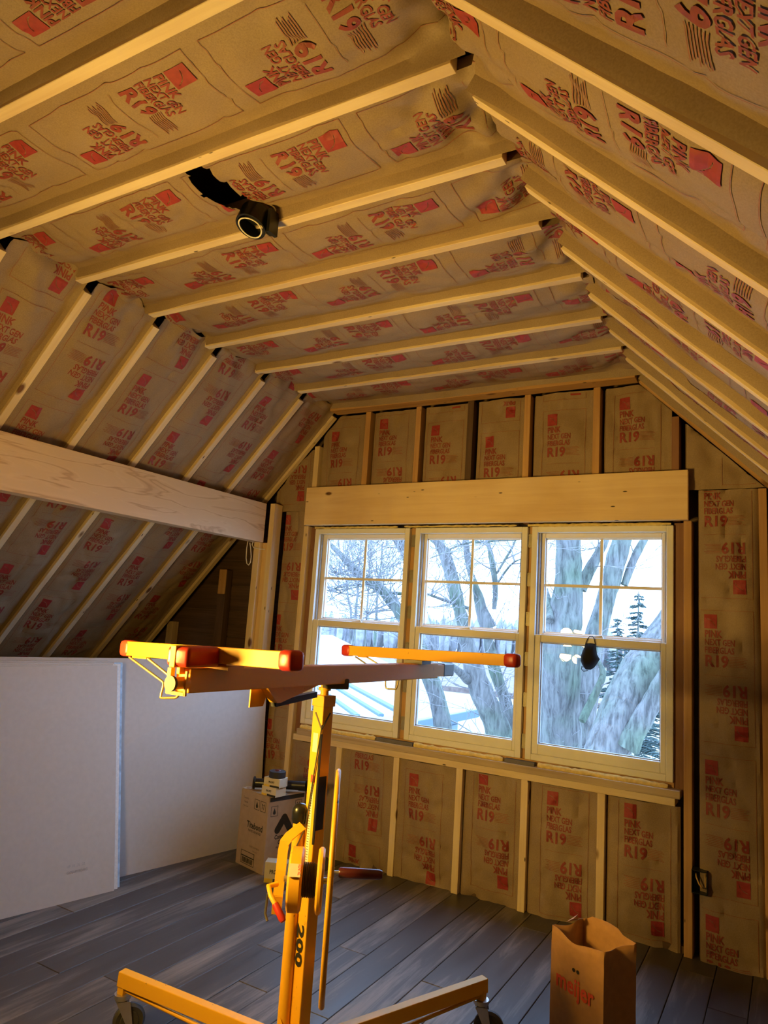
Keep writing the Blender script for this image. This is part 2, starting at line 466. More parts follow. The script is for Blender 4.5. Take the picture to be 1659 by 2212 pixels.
def batt(parent, O, U, Vd, Nn, wd, ln, seed, voff=0.1, rec=0.045, bulge=0.018, amp=0.006, c0=0.0, c1=0.0,
         g0=0.0, g1=0.0, top=None, holes=None, flip=False, e0=0.008, e1=0.008, pw=1.0, dv=0.024):
    """paper-faced batt between two framing members; O corner on the face plane, Nn into the room"""
    O, U, Vd, Nn = Vector(O), Vector(U), Vector(Vd), Vector(Nn)
    rnd = random.Random(seed)
    us = [g0, g0 + 0.004, g0 + 0.012, g0 + 0.026]
    k = max(8, int((wd - g0 - g1 - 0.05) / 0.020))
    us += [g0 + 0.045 + (wd - g0 - g1 - 0.09) * i / k for i in range(k + 1)]
    us += [wd - g1 - 0.026, wd - g1 - 0.012, wd - g1 - 0.004, wd - g1]
    us = np.array(us); nv = max(6, int(ln / dv)); vs = np.linspace(0, ln, nv + 1)
    D = np.zeros((nv + 1, len(us)))
    s0, s1, s2 = seed * 7.31, seed * 3.77, seed * 5.13
    for j, v in enumerate(vs):
        en0 = e0 + 0.010 * (noise.noise((v * 3.1, s0, 1.7)) + 0.3) + (0.02 if g0 else 0)
        en1 = e1 + 0.010 * (noise.noise((v * 3.3, s1, 4.1)) + 0.3) + (0.02 if g1 else 0)
        ct = c1 * max(0, 1 - (ln - v) / 0.34) ** 1.5 + c0 * max(0, 1 - v / 0.22) ** 1.5
        for i, u in enumerate(us):
            l, r = u - g0, wd - g1 - u
            e = min(l, r); en = en0 if l < r else en1
            t = min(1, e / 0.014); t = t * t * (3 - 2 * t)
            m = min(1, e / 0.06)
            a = noise.noise((u * 5.5 + s0, v * 3.2, s1)) + 0.55 * noise.noise((u * 11 + v * 5 + s1, v * 8 - u * 4, s2))
            wr = abs(noise.noise((u * 7 + v * 4.5 + s2, v * 3.4 - u * 6, s0)))
            d = rec - bulge * math.sin(math.pi * min(1, max(0, (u - g0) / (wd - g0 - g1)))) + amp * a * m * 1.3 + amp * 1.0 * max(0, 0.14 - wr) / 0.14 * m
            if ct > 0: d += ct * (noise.noise((u * 13 + s1, v * 12, s2)) * 1.0 + 0.5) * m
            D[j, i] = en * (1 - t) + d * t
    V = []; idx = -np.ones(D.shape, int)
    lim = [min(ln, top(u)) if top else ln for u in us]
    for j, v in enumerate(vs):
        for i, u in enumerate(us):
            vv = min(v, lim[i])
            idx[j, i] = len(V); V.append(O + U * u + Vd * vv - Nn * D[j, i])
    F = []
    for j in range(nv):
        for i in range(len(us) - 1):
            if vs[j] >= max(lim[i], lim[i + 1]): continue
            cu, cv = (us[i] + us[i + 1]) / 2, (vs[j] + vs[j + 1]) / 2
            if holes and holes(cu, cv): continue
            F.append((idx[j, i], idx[j, i + 1], idx[j + 1, i + 1], idx[j + 1, i]))
    org = O + U * wd / 2 + Vd * ln / 2
    me = bpy.data.meshes.new('insulation_batt'); me.from_pydata([tuple(p - org) for p in V], [], F); me.validate()
    ob = link('insulation_batt', me, 'kraft_paper', parent, org, smooth=50)
    if not pw: return ob
    # print
    mu = (wd - BW) / 2 + (rnd.random() - 0.5) * min(0.04, max(0, wd - BW - 0.06))
    Oa, Ua, Va, Na = (np.array(x) for x in (O, U, Vd, Nn))
    acc = {0: ([], []), 1: ([], []), 2: ([], [])}; cnt = {0: 0, 1: 0, 2: 0}
    v0 = voff - 0.70 * math.ceil((voff + BH) / 0.70)
    while v0 < ln:
        for L_, (P, Fc) in BLOCK.items():
            Q = P.copy()
            if flip: Q = np.array((BW, BH)) - Q
            uu = Q[:, 0] + mu; vv = Q[:, 1] + v0
            lm = np.array([top(x) for x in uu]) - 0.012 if top else ln - 0.004
            ok = (uu > g0 + 0.006) & (uu < wd - g1 - 0.006) & (vv > 0.004) & (vv < np.minimum(lm, ln - 0.004))
            if holes: ok &= ~np.array([holes(a, b) for a, b in zip(uu, vv)])
            fk = ok[Fc].all(1)
            if not fk.any(): continue
            ii = np.clip(np.searchsorted(us, uu) - 1, 0, len(us) - 2); tu = np.clip((uu - us[ii]) / (us[ii + 1] - us[ii]), 0, 1)
            fj = np.clip(vv / ln * nv, 0, nv - 1e-6); jj = fj.astype(int); tv = fj - jj
            d = (D[jj, ii] * (1 - tu) + D[jj, ii + 1] * tu) * (1 - tv) + (D[jj + 1, ii] * (1 - tu) + D[jj + 1, ii + 1] * tu) * tv
            X = Oa + uu[:, None] * Ua + vv[:, None] * Va - (d - 0.0026)[:, None] * Na
            used = np.unique(Fc[fk]); rm = -np.ones(len(P), int); rm[used] = np.arange(len(used))
            acc[L_][0].append(X[used]); acc[L_][1].append(rm[Fc[fk]] + cnt[L_]); cnt[L_] += len(used)
        v0 += 0.70
    for L_, (nm, mt) in {0: ('printed_words', 'print_red'), 1: ('printed_logo', 'print_logo'), 2: ('printed_lines', 'print_line')}.items():
        if acc[L_][0]:
            link(nm, mesh_np(nm, np.vstack(acc[L_][0]) - np.array(org), np.vstack(acc[L_][1])), mt, ob, org)
    return ob

# ================================================================== THE ROOM
HC, XL, XR = 2.8726, -2.6986, -0.7187       # ceiling height and its two edges
WY = 3.90                                   # gable wall framing face
S45, C45 = math.sin(math.radians(45)), math.cos(math.radians(45))
AL = math.radians(46.2); SL, CL = math.sin(AL), math.cos(AL)
YB = -1.6                                   # back of the room, behind the camera

# ---- floor
floor = sroot('floor')
sub = MB().span((-5.6, YB, -0.06), (3.6, 4.05, -0.024)).build('subfloor', 'dark_void', floor)
rnd = random.Random(3)
x = -3.62; pw_ = 0.149
while x < 0.6:
    y = YB + rnd.random() * 1.0 - 0.8
    while y < 4.0:
        ln = 1.2 + rnd.random() * 1.6
        y0, y1 = max(y, YB), min(y + ln, 4.02)
        if y1 - y0 > 0.05:
            bm = bmesh.new(); bmesh.ops.create_cube(bm, size=1.0)
            bmesh.ops.transform(bm, matrix=Matrix.Diagonal((pw_ - 0.003, y1 - y0 - 0.0025, 0.022, 1)), verts=bm.verts[:])
            te = [e for e in bm.edges if all(v.co.z > 0 for v in e.verts)]
            bmesh.ops.bevel(bm, geom=te, offset=0.0018, segments=1, affect='EDGES')
            me = bpy.data.meshes.new('plank'); bm.to_mesh(me); bm.free()
            link('plank', me, 'worn_planks', floor, Vector((x + pw_ / 2, (y0 + y1) / 2, -0.011 + rnd.uniform(-0.0006, 0.0006))))
        y += ln
    x += pw_
MB().span((0.6 - 0.05, YB, -0.022), (3.6, 4.02, 0.0)).build('floor_boards', 'worn_planks', floor)
MB().span((-5.6, YB, -0.022), (-3.625, 4.02, 0.0)).build('floor_boards', 'worn_planks', floor)

# ---- ceiling: collar ties and batts
ceiling = sroot('ceiling')
ties = [3.841, 3.429, 3.053, 2.638, 2.223, 1.837, 1.442, 1.030, 0.62, 0.21]
endr = [0, 0.012, 0.0, 0.018, -0.02, -0.01, 0.0, 0, 0, 0]
TH = 0.038
for i, y in enumerate(ties):
    y0 = y - TH; y1 = 3.90 if i == 0 else y
    m = 'pine_orange' if i == 0 else 'pine'
    board('collar_tie', ceiling, (XL - 0.02 + (0.03 if i % 3 == 1 else 0), (y0 + y1) / 2, HC + 0.07), (XR + endr[i], (y0 + y1) / 2, HC + 0.07), y1 - y0, 0.14, (0, 0, 1), m)
cslit = [(-0.03, 1.477), (0.0, 1.537), (-0.01, 1.62), (-0.01, 1.73)]
for i in range(len(ties) - 1):
    ya, yb = ties[i + 1], ties[i] - TH
    hole = None
    if i == 5:                                # bay with the torn slit beside the ceiling box
        def hole(u, v, ya=ya):
            Y = ya + u; X = XL + v
            if not (1.452 < Y < 1.80): return False
            t = (Y - 1.452) / 0.348
            cx = -1.672 + 0.062 * t - 0.03 * math.sin(math.pi * t)
            half = 0.012 + 0.044 * math.sin(math.pi * min(1, t * 0.92 + 0.06)) ** 0.8
            return abs(X - cx) < half
    batt(ceiling, (XL - 0.012, ya, HC), (0, 1, 0), (1, 0, 0), (0, 0, -1), yb - ya, XR - XL + 0.052, 11 + i,
         voff=[0.12, 0.30, 0.44, 0.18, 0.36, 0.25, 0.02, 0.33, 0.2][i], rec=0.048, bulge=0.026, amp=0.010,
         c0=0.03, c1=0.07, holes=hole, flip=(i % 2 == 1), dv=0.012 if i == 5 else 0.024)
MB().span((XL - 0.3, YB, HC + 0.19), (XR + 0.3, 4.1, HC + 0.23)).build('attic_deck', 'sheathing', ceiling)
MB().span((XL - 0.02, YB, HC), (XR + 0.02, 0.17, HC + 0.02)).build('rear_lining', 'kraft_paper', ceiling)

# ---- left slope
wall_left = sroot('wall_left')
LLEN = 2.75
def LP(y, s, n=0.0): return Vector((XL - CL * s + SL * n, y, HC - SL * s - CL * n))
lraf = [3.882, 3.492, 3.105, 2.688, 2.276, 1.876, 1.47, 1.07, 0.66, 0.25]     # centre lines
NL = Vector((SL, 0, -CL)); VL = Vector((CL, 0, SL))
for i, y in enumerate(lraf):
    a, b = LP(y, 0.035, -0.07), LP(y, LLEN + 0.4, -0.07)
    board('rafter', wall_left, b, a, TH, 0.14, -NL, 'pine')
for i in range(len(lraf) - 1):
    ya, yb = lraf[i + 1] + TH / 2, lraf[i] - TH / 2
    o = LP(ya, LLEN)
    batt(wall_left, o, (0, 1, 0), VL, NL, yb - ya, LLEN + 0.050, 41 + i, voff=[0.30, 0.62, 0.18, 0.44, 0.06, 0.52, 0.28, 0.1, 0.4][i],
         rec=0.034, bulge=0.024, amp=0.011, c1=0.05, top=(lambda u, i=i: LLEN + 0.008 + 0.045 * math.sin(math.pi * min(1, max(0, u / 0.37))) ** 0.6 - 0.10 * max(0, noise.noise((u * 8, i * 4.7, 2.2)) + 0.02)), e1=0.016, e0=0.014, flip=(i % 3 == 1))
MB().bar(LP((YB + 4.1) / 2, -0.1, -0.17), LP((YB + 4.1) / 2, 4.3, -0.17), 4.1 - YB, 0.02, -NL).build('roof_deck', 'sheathing', wall_left)
MB().bar(LP((YB + 0.23) / 2, 0.02, -0.01), LP((YB + 0.23) / 2, 4.0, -0.01), 0.23 - YB, 0.012, -NL).build('rear_lining', 'kraft_paper', wall_left)
board('beam', wall_left, (-3.240, YB, 2.1035), (-3.240, 3.80, 2.1035), 0.090, 0.2745, (0, 0, 1), 'veneer_beam')
MB().span((-3.2865, YB, 2.038), (-3.2835, 3.80, 2.041)).build('beam_lamination', 'dark_void', wall_left)
# post carrying the beam end
board('post', wall_left, (-3.236, 3.80, 0), (-3.236, 3.80, 1.966), 0.038, 0.05, (1, 0, 0), 'pine')
board('post', wall_left, (-3.215, 3.845, 0), (-3.215, 3.845, 1.966), 0.05, 0.085, (1, 0, 0), 'pine_header')
board('post', wall_left, (-3.150, 3.855, 0), (-3.150, 3.855, 2.243), 0.085, 0.042, (1, 0, 0), 'pine')

# ---- right slope
wall_right = sroot('wall_right')
RLEN = 2.7
def RP(y, s, n=0.0): return Vector((XR + C45 * s - S45 * n, y, HC - S45 * s - C45 * n))
NR = Vector((-S45, 0, -C45)); VR = Vector((-C45, 0, S45))
rraf = [3.900, 3.540, 3.170, 2.790, 2.390, 1.985, 1.560, 1.130, 0.71, 0.29]      # far faces
for i, y in enumerate(rraf):
    board('rafter', wall_right, RP(y - TH / 2, 0.012, -0.07), RP(y - TH / 2, RLEN + 0.3, -0.07), TH, 0.14, -NR, 'pine_orange' if i == 0 else 'pine')
for i in range(len(rraf) - 1):
    ya, yb = rraf[i + 1], rraf[i] - TH
    o = RP(yb, RLEN)
    batt(wall_right, o, (0, -1, 0), VR, NR, yb - ya, RLEN + 0.018, 71 + i, voff=[0.1, 0.38, 0.2, 0.55, 0.33, 0.05, 0.42, 0.2, 0.6][i],
         rec=0.050, bulge=0.024, amp=0.009, c1=0.04, flip=(i % 2 == 0))
MB().bar(RP((YB + 4.1) / 2, -0.1, -0.17), RP((YB + 4.1) / 2, 4.2, -0.17), 4.1 - YB, 0.02, -NR).build('roof_deck', 'sheathing', wall_right)
MB().bar(RP((YB + 0.26) / 2, 0.02, -0.01), RP((YB + 0.26) / 2, 4.0, -0.01), 0.26 - YB, 0.012, -NR).build('rear_lining', 'kraft_paper', wall_right)

# ---- wall behind the camera
back = struct(MB().span((-5.6, YB - 0.02, 0), (3.6, YB, 3.1)).build('wall_near', 'kraft_paper'))

# ---- gable wall
wall_far = sroot('wall_far')
WX0, WX1, WZ0, WZ1 = -2.843, -0.540, 0.780, 2.074
def zroof(x):
    zl = HC - (XL - x) * SL / CL if x < XL else HC
    zr = HC - (x - XR) if x > XR else HC
    return min(zl, zr, HC)
m = MB()
for (x0, x1, z0, z1) in ((-5.6, WX0, -0.02, 3.06), (WX1, 3.6, -0.02, 3.06), (WX0, WX1, -0.02, WZ0), (WX0, WX1, WZ1, 3.06)):
    m.span((x0, 4.045, z0), (x1, 4.07, z1))
m.build('sheathing_panel', 'sheathing', wall_far)
def vstud(x0, x1, z0, z1, mat='pine', y0=WY, dy=0.135):
    return board('stud', wall_far, ((x0 + x1) / 2, y0 + dy / 2, z0), ((x0 + x1) / 2, y0 + dy / 2, z1), dy, x1 - x0, (1, 0, 0), mat)
# cripple studs over the header
ups = [(-2.892, -2.852, 'pine'), (-2.487, -2.447, 'pine_orange'), (-2.101, -2.064, 'pine_orange'), (-1.737, -1.697, 'old_wood'), (-1.369, -1.332, 'pine_orange'), (-0.962, -0.924, 'pine_orange'), (-0.545, -0.508, 'red_sheathing')]
for (a, b, mt) in ups: vstud(a, b, 2.10, min(zroof(a), zroof(b)) + (0.0 if a > -2.8 else -0.01), mt)
for i in range(6):
    a, b = ups[i][1], ups[i + 1][0]
    batt(wall_far, (a, WY, 2.12), (1, 0, 0), (0, 0, 1), (0, -1, 0), b - a, 0.745, 101 + i, voff=[0.02, 0.08, 0.0, -0.10, 0.0, 0.06][i], rec=0.022, bulge=0.012, amp=0.012,
         g1=0.0, g0=[0.004, 0.012, 0.014, 0.014, 0.012, 0.016][i], flip=(i == 3),
         top=(lambda u, a=a: min(0.745, zroof(a + u) - 2.12)), e0=0.03, e1=0.010)
batt(wall_far, (ups[6][1], WY, 2.26), (1, 0, 0), (0, 0, 1), (0, -1, 0), 0.63, 0.62, 111, voff=0.02, rec=0.022, bulge=0.012, amp=0.012, g0=0.022,
     top=lambda u: max(0.0, zroof(-0.508 + u) - 2.26 - 0.005), e0=0.04)
# header over the windows
board('header', wall_far, (-2.905, 3.8800, 2.2265), (-0.460, 3.8800, 2.2265), 0.038, 0.263, (0, 0, 1), 'pine_header', bev=0.002)
# king and jack studs
vstud(-2.930, -2.892, 0.0, 2.094, 'pine')
vstud(-0.486, -0.448, 0.0, 2.094, 'pine_orange')
board('jamb_board', wall_far, (-2.868, 3.990, 0.72), (-2.868, 3.990, 2.09), 0.11, 0.044, (1, 0, 0), 'red_sheathing')
board('jamb_board', wall_far, (-0.5135, 3.990, 0.72), (-0.5135, 3.990, 2.09), 0.09, 0.047, (1, 0, 0), 'red_sheathing')
# sill plates
board('sill_plate', wall_far, (-2.835, 3.945, 0.731), (-0.500, 3.945, 0.731), 0.135, 0.038, (0, 0, 1), 'pine_grey')
board('sill_plate', wall_far, (-2.870, 3.950, 0.692), (-0.525, 3.950, 0.692), 0.115, 0.038, (0, 0, 1), 'pine')
board('sill_strip', wall_far, (-2.845, 3.960, 0.764), (-0.535, 3.960, 0.764), 0.05, 0.026, (0, 0, 1), 'pine_orange')
# studs below
lows = [(-2.529, -2.488), (-2.112, -2.073), (-1.699, -1.659), (-1.311, -1.272), (-0.901, -0.862)]
for a, b in lows: vstud(a, b, 0.0, 0.672, 'pine')
edges = [-2.892] + [q for ab in lows for q in ab] + [-0.486]
for i in range(6):
    a, b = edges[2 * i], edges[2 * i + 1]
    batt(wall_far, (a, WY, 0.0), (1, 0, 0), (0, 0, 1), (0, -1, 0), b - a, 0.668, 121 + i, voff=[0.30, 0.20, -0.02, 0.06, 0.02, 0.03][i],
         rec=0.018, bulge=0.016, amp=0.014, c0=0.03, g0=[0, 0, 0.0, 0.006, 0.004, 0.004][i], g1=[0, 0, 0, 0, 0, 0.018][i], e0=0.012, flip=False)
MB().span((-2.89, 3.94, -0.001), (-0.48, 4.03, 0.03)).build('bottom_plate', 'old_wood', wall_far)
# tall bays left and right of the windows
batt(wall_far, (-3.129, WY, 0.0), (1, 0, 0), (0, 0, 1), (0, -1, 0), 0.199, 2.2, 131, voff=0.16, rec=0.012, bulge=0.012, amp=0.014, g0=0.012, c1=0.02, e0=0.03, e1=0.016)
batt(wall_far, (-3.20, WY, 2.20), (1, 0, 0), (0, 0, 1), (0, -1, 0), 0.308, 0.44, 132, voff=0.05, rec=0.012, bulge=0.012, amp=0.010, top=lambda u: max(0.0, zroof(-3.20 + u) - 2.20 - 0.005))
batt(wall_far, (-0.448, WY, 0.0), (1, 0, 0), (0, 0, 1), (0, -1, 0), 0.308, 2.255, 133, voff=0.30, rec=0.006, bulge=0.020, amp=0.016, g0=0.022, c1=0.015, e0=0.05, e1=0.02)
vstud(-0.140, -0.104, 0.0, 2.254, 'pine_orange')
batt(wall_far, (-0.104, WY, 0.0), (1, 0, 0), (0, 0, 1), (0, -1, 0), 0.37, 2.25, 134, voff=0.5, rec=0.03, bulge=0.02, amp=0.01, g0=0.03, top=lambda u: max(0.0, zroof(-0.104 + u) - 0.005))
vstud(0.266, 0.304, 0.0, 1.85, 'pine_orange')
batt(wall_far, (0.304, WY, 0.0), (1, 0, 0), (0, 0, 1), (0, -1, 0), 0.37, 1.85, 135, voff=0.2, rec=0.03, bulge=0.02, amp=0.01, top=lambda u: max(0.0, zroof(0.304 + u) - 0.005))
MB().span((0.674, 3.91, 0), (2.2, 3.93, 1.5)).build('end_lining', 'kraft_paper', wall_far)
# old boards of the gable in the eave, left of the post
z = 0.0; k = 0
while z < 2.2:
    h = 0.185
    board('old_board', wall_far, (-5.3, 4.03, z + h / 2), (-3.13, 4.03, z + h / 2), 0.022, h - 0.006, (0, 0, 1), 'old_wood')
    z += h
vstud(-3.712, -3.640, 0.0, 1.780, 'old_wood', 3.95, 0.06)
board('stud_patch', wall_far, (-3.672, 3.944, 1.60), (-3.672, 3.944, 1.782), 0.012, 0.066, (1, 0, 0), 'pine_orange')
vstud(-4.205, -4.140, 0.0, 1.372, 'pine_grey', 3.95, 0.06)
# foam beads and shims round the frames
def foam(pts, r, seed):
    rr = random.Random(seed); q = []; rs = []
    for (a, b) in zip(pts, pts[1:]):
        n = max(2, int((Vector(b) - Vector(a)).length / 0.02))
        for k in range(n):
            q.append(Vector(a).lerp(Vector(b), k / n) + Vector((0, rr.uniform(-.003, .003), rr.uniform(-.002, .002)))); rs.append(r * rr.uniform(0.75, 1.2))
    q.append(Vector(pts[-1])); rs.append(r * 0.6)
    return MB().tube(q, rs, 8).build('foam_bead', 'spray_foam', wall_far, smooth=60)
foam([(-2.85, 3.925, 2.084), (-2.2, 3.925, 2.084)], 0.007, 1)
foam([(-2.15, 3.925, 2.085), (-1.4, 3.925, 2.085)], 0.006, 2)
foam([(-1.33, 3.925, 2.084), (-0.55, 3.925, 2.084)], 0.009, 3)
foam([(-2.82, 3.905, 0.760), (-2.25, 3.905, 0.760)], 0.016, 4)
foam([(-1.98, 3.905, 0.760), (-1.42, 3.905, 0.760)], 0.015, 5)
foam([(-1.22, 3.905, 0.760), (-0.56, 3.905, 0.760)], 0.015, 6)
for a, b in ((-2.24, -1.99), (-1.41, -1.24)):
    MB().span((a, 3.893, 0.7505), (b, 3.935, 0.769)).build('shim', 'grey_shim', wall_far)

# ---- windows
def window(n, fx0, fx1, gx0, gx1):
    r = sroot('window_%d' % n, ((fx0 + fx1) / 2, 3.97, 0.778))
    z0, z1 = 0.778, 2.076
    f = MB(); t = 0.034
    f.span((fx0, 3.922, z0), (fx0 + t, 4.04, z1), 0.003); f.span((fx1 - t, 3.922, z0), (fx1, 4.04, z1), 0.003)
    f.span((fx0 + t, 3.922, z1 - t), (fx1 - t, 4.04, z1), 0.003); f.span((fx0 + t, 3.922, z0), (fx1 - t, 4.04, z0 + t), 0.003)
    f.build('window_frame', 'white_vinyl', r)
    MB().span((fx0 + t, 3.945, 1.46), (fx0 + t + 0.012, 3.957, z1 - t), 0.002).build('sash_track', 'grey_track', r)
    MB().span((fx1 - t - 0.012, 3.945, 1.46), (fx1 - t, 3.957, z1 - t), 0.002).build('sash_track', 'grey_track', r)
    def sash(nm, zz0, zz1, gz0, gz1, y0, y1, x0, x1):
        s = MB()
        s.span((x0, y0, zz0), (gx0, y1, zz1), 0.004); s.span((gx1, y0, zz0), (x1, y1, zz1), 0.004)
        s.span((gx0, y0, gz1), (gx1, y1, zz1), 0.004); s.span((gx0, y0, zz0), (gx1, y1, gz0), 0.004)
        o = s.build(nm, 'white_vinyl', r)
        b = MB(); q = 0.006; yc = y1 - 0.014
        for (a, c) in (((gx0, yc, gz0), (gx0 + q, y1, gz1)), ((gx1 - q, yc, gz0), (gx1, y1, gz1)), ((gx0, yc, gz0), (gx1, y1, gz0 + q)), ((gx0, yc, gz1 - q), (gx1, y1, gz1))):
            b.span(a, c)
        b.build('glazing_bead', 'grey_track' if nm == 'lower_sash' else 'white_vinyl', o)
        pm = MB(); yp = (y0 + y1) / 2 + 0.004
        pm.bm.faces.new([pm.bm.verts.new(q) for q in ((gx0, yp, gz0), (gx1, yp, gz0), (gx1, yp, gz1), (gx0, yp, gz1))])
        pm.build('pane', 'window_glass', o)
        return o, (y0 + y1) / 2
    xa, xb = fx0 + t + 0.001, fx1 - t - 0.001
    u, yu = sash('upper_sash', 1.434, z1 - t, 1.474, 2.013, 3.964, 3.994, xa, xb)
    MB().span(((gx0 + gx1) / 2 - 0.008, yu - 0.006, 1.474), ((gx0 + gx1) / 2 + 0.008, yu + 0.0035, 2.013)).build('muntin', 'white_vinyl', u)
    zc = (1.474 + 2.013) / 2
    MB().span((gx0, yu - 0.0065, zc - 0.008), (gx1, yu + 0.0036, zc + 0.008)).build('muntin', 'white_vinyl', u)
    l, yl = sash('lower_sash', z0 + t, 1.462, 0.868, 1.420, 3.928, 3.958, xa, xb)
    xm = (gx0 + gx1) / 2 - 0.01
    MB().span((xm - 0.035, 3.936, 1.462), (xm + 0.035, 3.956, 1.468), 0.002).tube([(xm - 0.02, 3.945, 1.468), (xm + 0.03, 3.942, 1.474)], 0.005, 8).build('sash_lock', 'white_vinyl', l)
    return r
window(1, -2.845, -2.108, -2.768, -2.152)
window(2, -2.066, -1.330, -2.001, -1.382)
window(3, -1.304, -0.538, -1.235, -0.600)
# mullion strips with their metal clips
for n, (x0, x1) in enumerate(((-2.108, -2.066), (-1.330, -1.304))):
    board('mullion', wall_far, ((x0 + x1) / 2, 3.99, 0.76), ((x0 + x1) / 2, 3.99, 2.08), 0.08, x1 - x0 - 0.002, (1, 0, 0), 'pine_orange')
    for k in range(6):
        zc = 0.87 + k * 0.225
        c = MB().span(((x0 + x1) / 2 - 0.012, 3.938, zc - 0.04), ((x0 + x1) / 2 + 0.012, 3.944, zc + 0.04), 0.001)
        for dx in (-0.008, 0.008):
            for dz in (-0.03, 0.03): c.tube([((x0 + x1) / 2 + dx, 3.939, zc + dz), ((x0 + x1) / 2 + dx, 3.934, zc + dz)], 0.004, 8)
        c.build('mullion_clip', 'clip_metal', wall_far)

# ================================================================== THINGS
F0 = Vector((-0.536, 0.844, 0.0)).normalized()
R0 = Vector((F0.y, -F0.x, 0.0))             # sideways axis of the winch
def arc(c, r, a, b, n0, n1, n=16):
    return [Vector(c) + (n0 * math.cos(a + (b - a) * i / n) + n1 * math.sin(a + (b - a) * i / n)) * r for i in range(n + 1)]

# ---- the panel lift
def lift():
    L = thing('drywall_lift', (-1.36, 2.0, 0.0), 'tall yellow drywall panel lift with red-capped cradle arms on casters', 'lift')
    Y = 'yellow_paint'
    rz = Matrix.Rotation(math.radians(-10.8), 3, 'Z')
    ex, ey = rz @ Vector((1, 0, 0)), rz @ Vector((0, 1, 0))      # mast face axes: +ex right face, -ey left face
    mx, my = -1.36, 2.0
    MB().box((mx, my, 0.655), (0.048, 0.048, 1.07), rz, 0.003).build('mast', Y, L)
    MB().box((mx, my, 1.203), (0.056, 0.056, 0.036), rz, 0.002).build('mast_collar', Y, L)
    # groove down the front corner with the lifting cable
    cf = Vector((mx, my, 0)) + (ex - ey) * 0.0245
    MB().tube([cf + Vector((0, 0, 0.76)), cf + Vector((0, 0, 1.10))], 0.0042, 6).build('mast_slot', 'black_ink', L)
    MB().tube([cf + (ex - ey) * 0.004 + Vector((0, 0, 1.13)), Vector((mx, my, 0.80)) - ey * 0.030 - ex * 0.012, Vector((mx, my, 0.72)) - ey * 0.06 - ex * 0.03], 0.0022, 6).build('cable', 'dark_steel', L)
    br = MB()
    for s in (-ex, ey): br.tube([cf + Vector((0, 0, 1.115)), cf + s * 0.034 + Vector((0, 0, 1.165))], 0.003, 6)
    br.build('cable_bridle', 'dark_steel', L)
    fl = Vector((mx, my, 0)) - ey * 0.0243                       # left face plane
    def plate(nm, mat, a0, a1, z0, z1, face=0):
        o = Vector((mx, my, 0)) - ey * 0.0246 if face == 0 else Vector((mx, my, 0)) + ex * 0.0246
        ax = ex if face == 0 else ey
        return MB().bar(o + ax * (a0 + a1) / 2 + Vector((0, 0, z0)), o + ax * (a0 + a1) / 2 + Vector((0, 0, z1)), a1 - a0, 0.0008, -ey if face == 0 else ex).build(nm, mat, L)
    plate('scale_label', 'label_paper', -0.006, 0.008, 0.66, 0.94)
    tk = MB()
    for i in range(34):
        zz = 0.67 + i * 0.0078
        tk.bar(fl - ey * 0.0008 + ex * -0.005 + Vector((0, 0, zz)), fl - ey * 0.0008 + ex * 0.004 + Vector((0, 0, zz)), 0.0004, 0.0016)
    tk.build('scale_ticks', 'black_ink', L)
    plate('warning_label', 'label_red', -0.008, 0.010, 0.945, 0.968)
    plate('spec_label', 'label_paper', -0.012, 0.010, 1.04, 1.10)
    plate('black_label', 'black_ink', -0.020, 0.014, 0.80, 0.965, 1)
    # hand-painted number reading down the mast
    lettering('painted_number', '200', L, fl + ex * -0.014 + Vector((0, 0, 0.516)), (0, 0, -1), ex, 0.028, 'black_ink', bold=0.0016, sx=2.05, align='LEFT', off=0.0012)
    # round side tube with its black end cap
    tx, ty = -1.403, 1.975
    MB().tube([(tx, ty, 0.10), (tx, ty, 0.82)], 0.0195, 20).build('side_tube', Y, L, smooth=40)
    MB().lathe((tx, ty, 0.815), (0, 0, 1), [(0.0, -0.002), (0.023, 0.0), (0.0265, 0.012), (0.0265, 0.034), (0.024, 0.046), (0.016, 0.056), (0.0, 0.060)], 24).build('tube_cap', 'black_plastic', L, smooth=60)
    # winch
    wc = Vector((-1.286, 1.884, 0.690))
    st = [(-1.345, 1.909, 0.827), (-1.353, 1.888, 0.815), (-1.361, 1.869, 0.803), (-1.366, 1.855, 0.788), (-1.366, 1.849, 0.765), (-1.362, 1.841, 0.712), (-1.362, 1.837, 0.640), (-1.372, 1.85, 0.585)]
    b = MB()
    for p, q in zip(st, st[1:]):
        p, q = Vector(p), Vector(q); d = (q - p).normalized() * 0.003
        b.bar(p - d, q + d, 0.005, 0.030, R0)
    b.build('winch_bracket', Y, L)
    def drum(c, r, t, nm, mat, bv=0.006):
        c = Vector(c)
        MB().lathe(c - R0 * t / 2, R0, [(0, 0), (r - bv, 0), (r, bv), (r, t - bv), (r - bv, t), (0, t)], 36).build(nm, mat, L, smooth=35)
    drum(wc - R0 * 0.040, 0.090, 0.042, 'brake_drum', Y)
    drum(wc + R0 * 0.034, 0.092, 0.020, 'winch_flange', Y)
    drum(wc, 0.044, 0.046, 'cable_drum', 'dark_steel', 0.002)
    MB().tube([wc - R0 * 0.075, wc + R0 * 0.075], 0.009, 12).build('winch_axle', 'steel', L, smooth=40)
    coil = [wc + R0 * (-0.018 + 0.036 * i / 96) + (F0 * math.cos(i * math.pi / 8) + Vector((0, 0, 1)) * math.sin(i * math.pi / 8)) * 0.0465 for i in range(97)]
    MB().tube(coil, 0.0026, 5).build('cable_coil', 'black_ink', L, smooth=60)
    MB().bar(wc - R0 * 0.040 - F0 * 0.0895 + Vector((0, 0, 0.036)), wc - R0 * 0.040 - F0 * 0.0760 + Vector((0, 0, 0.068)), 0.034, 0.006, -F0).build('rental_label', 'label_paper', L)
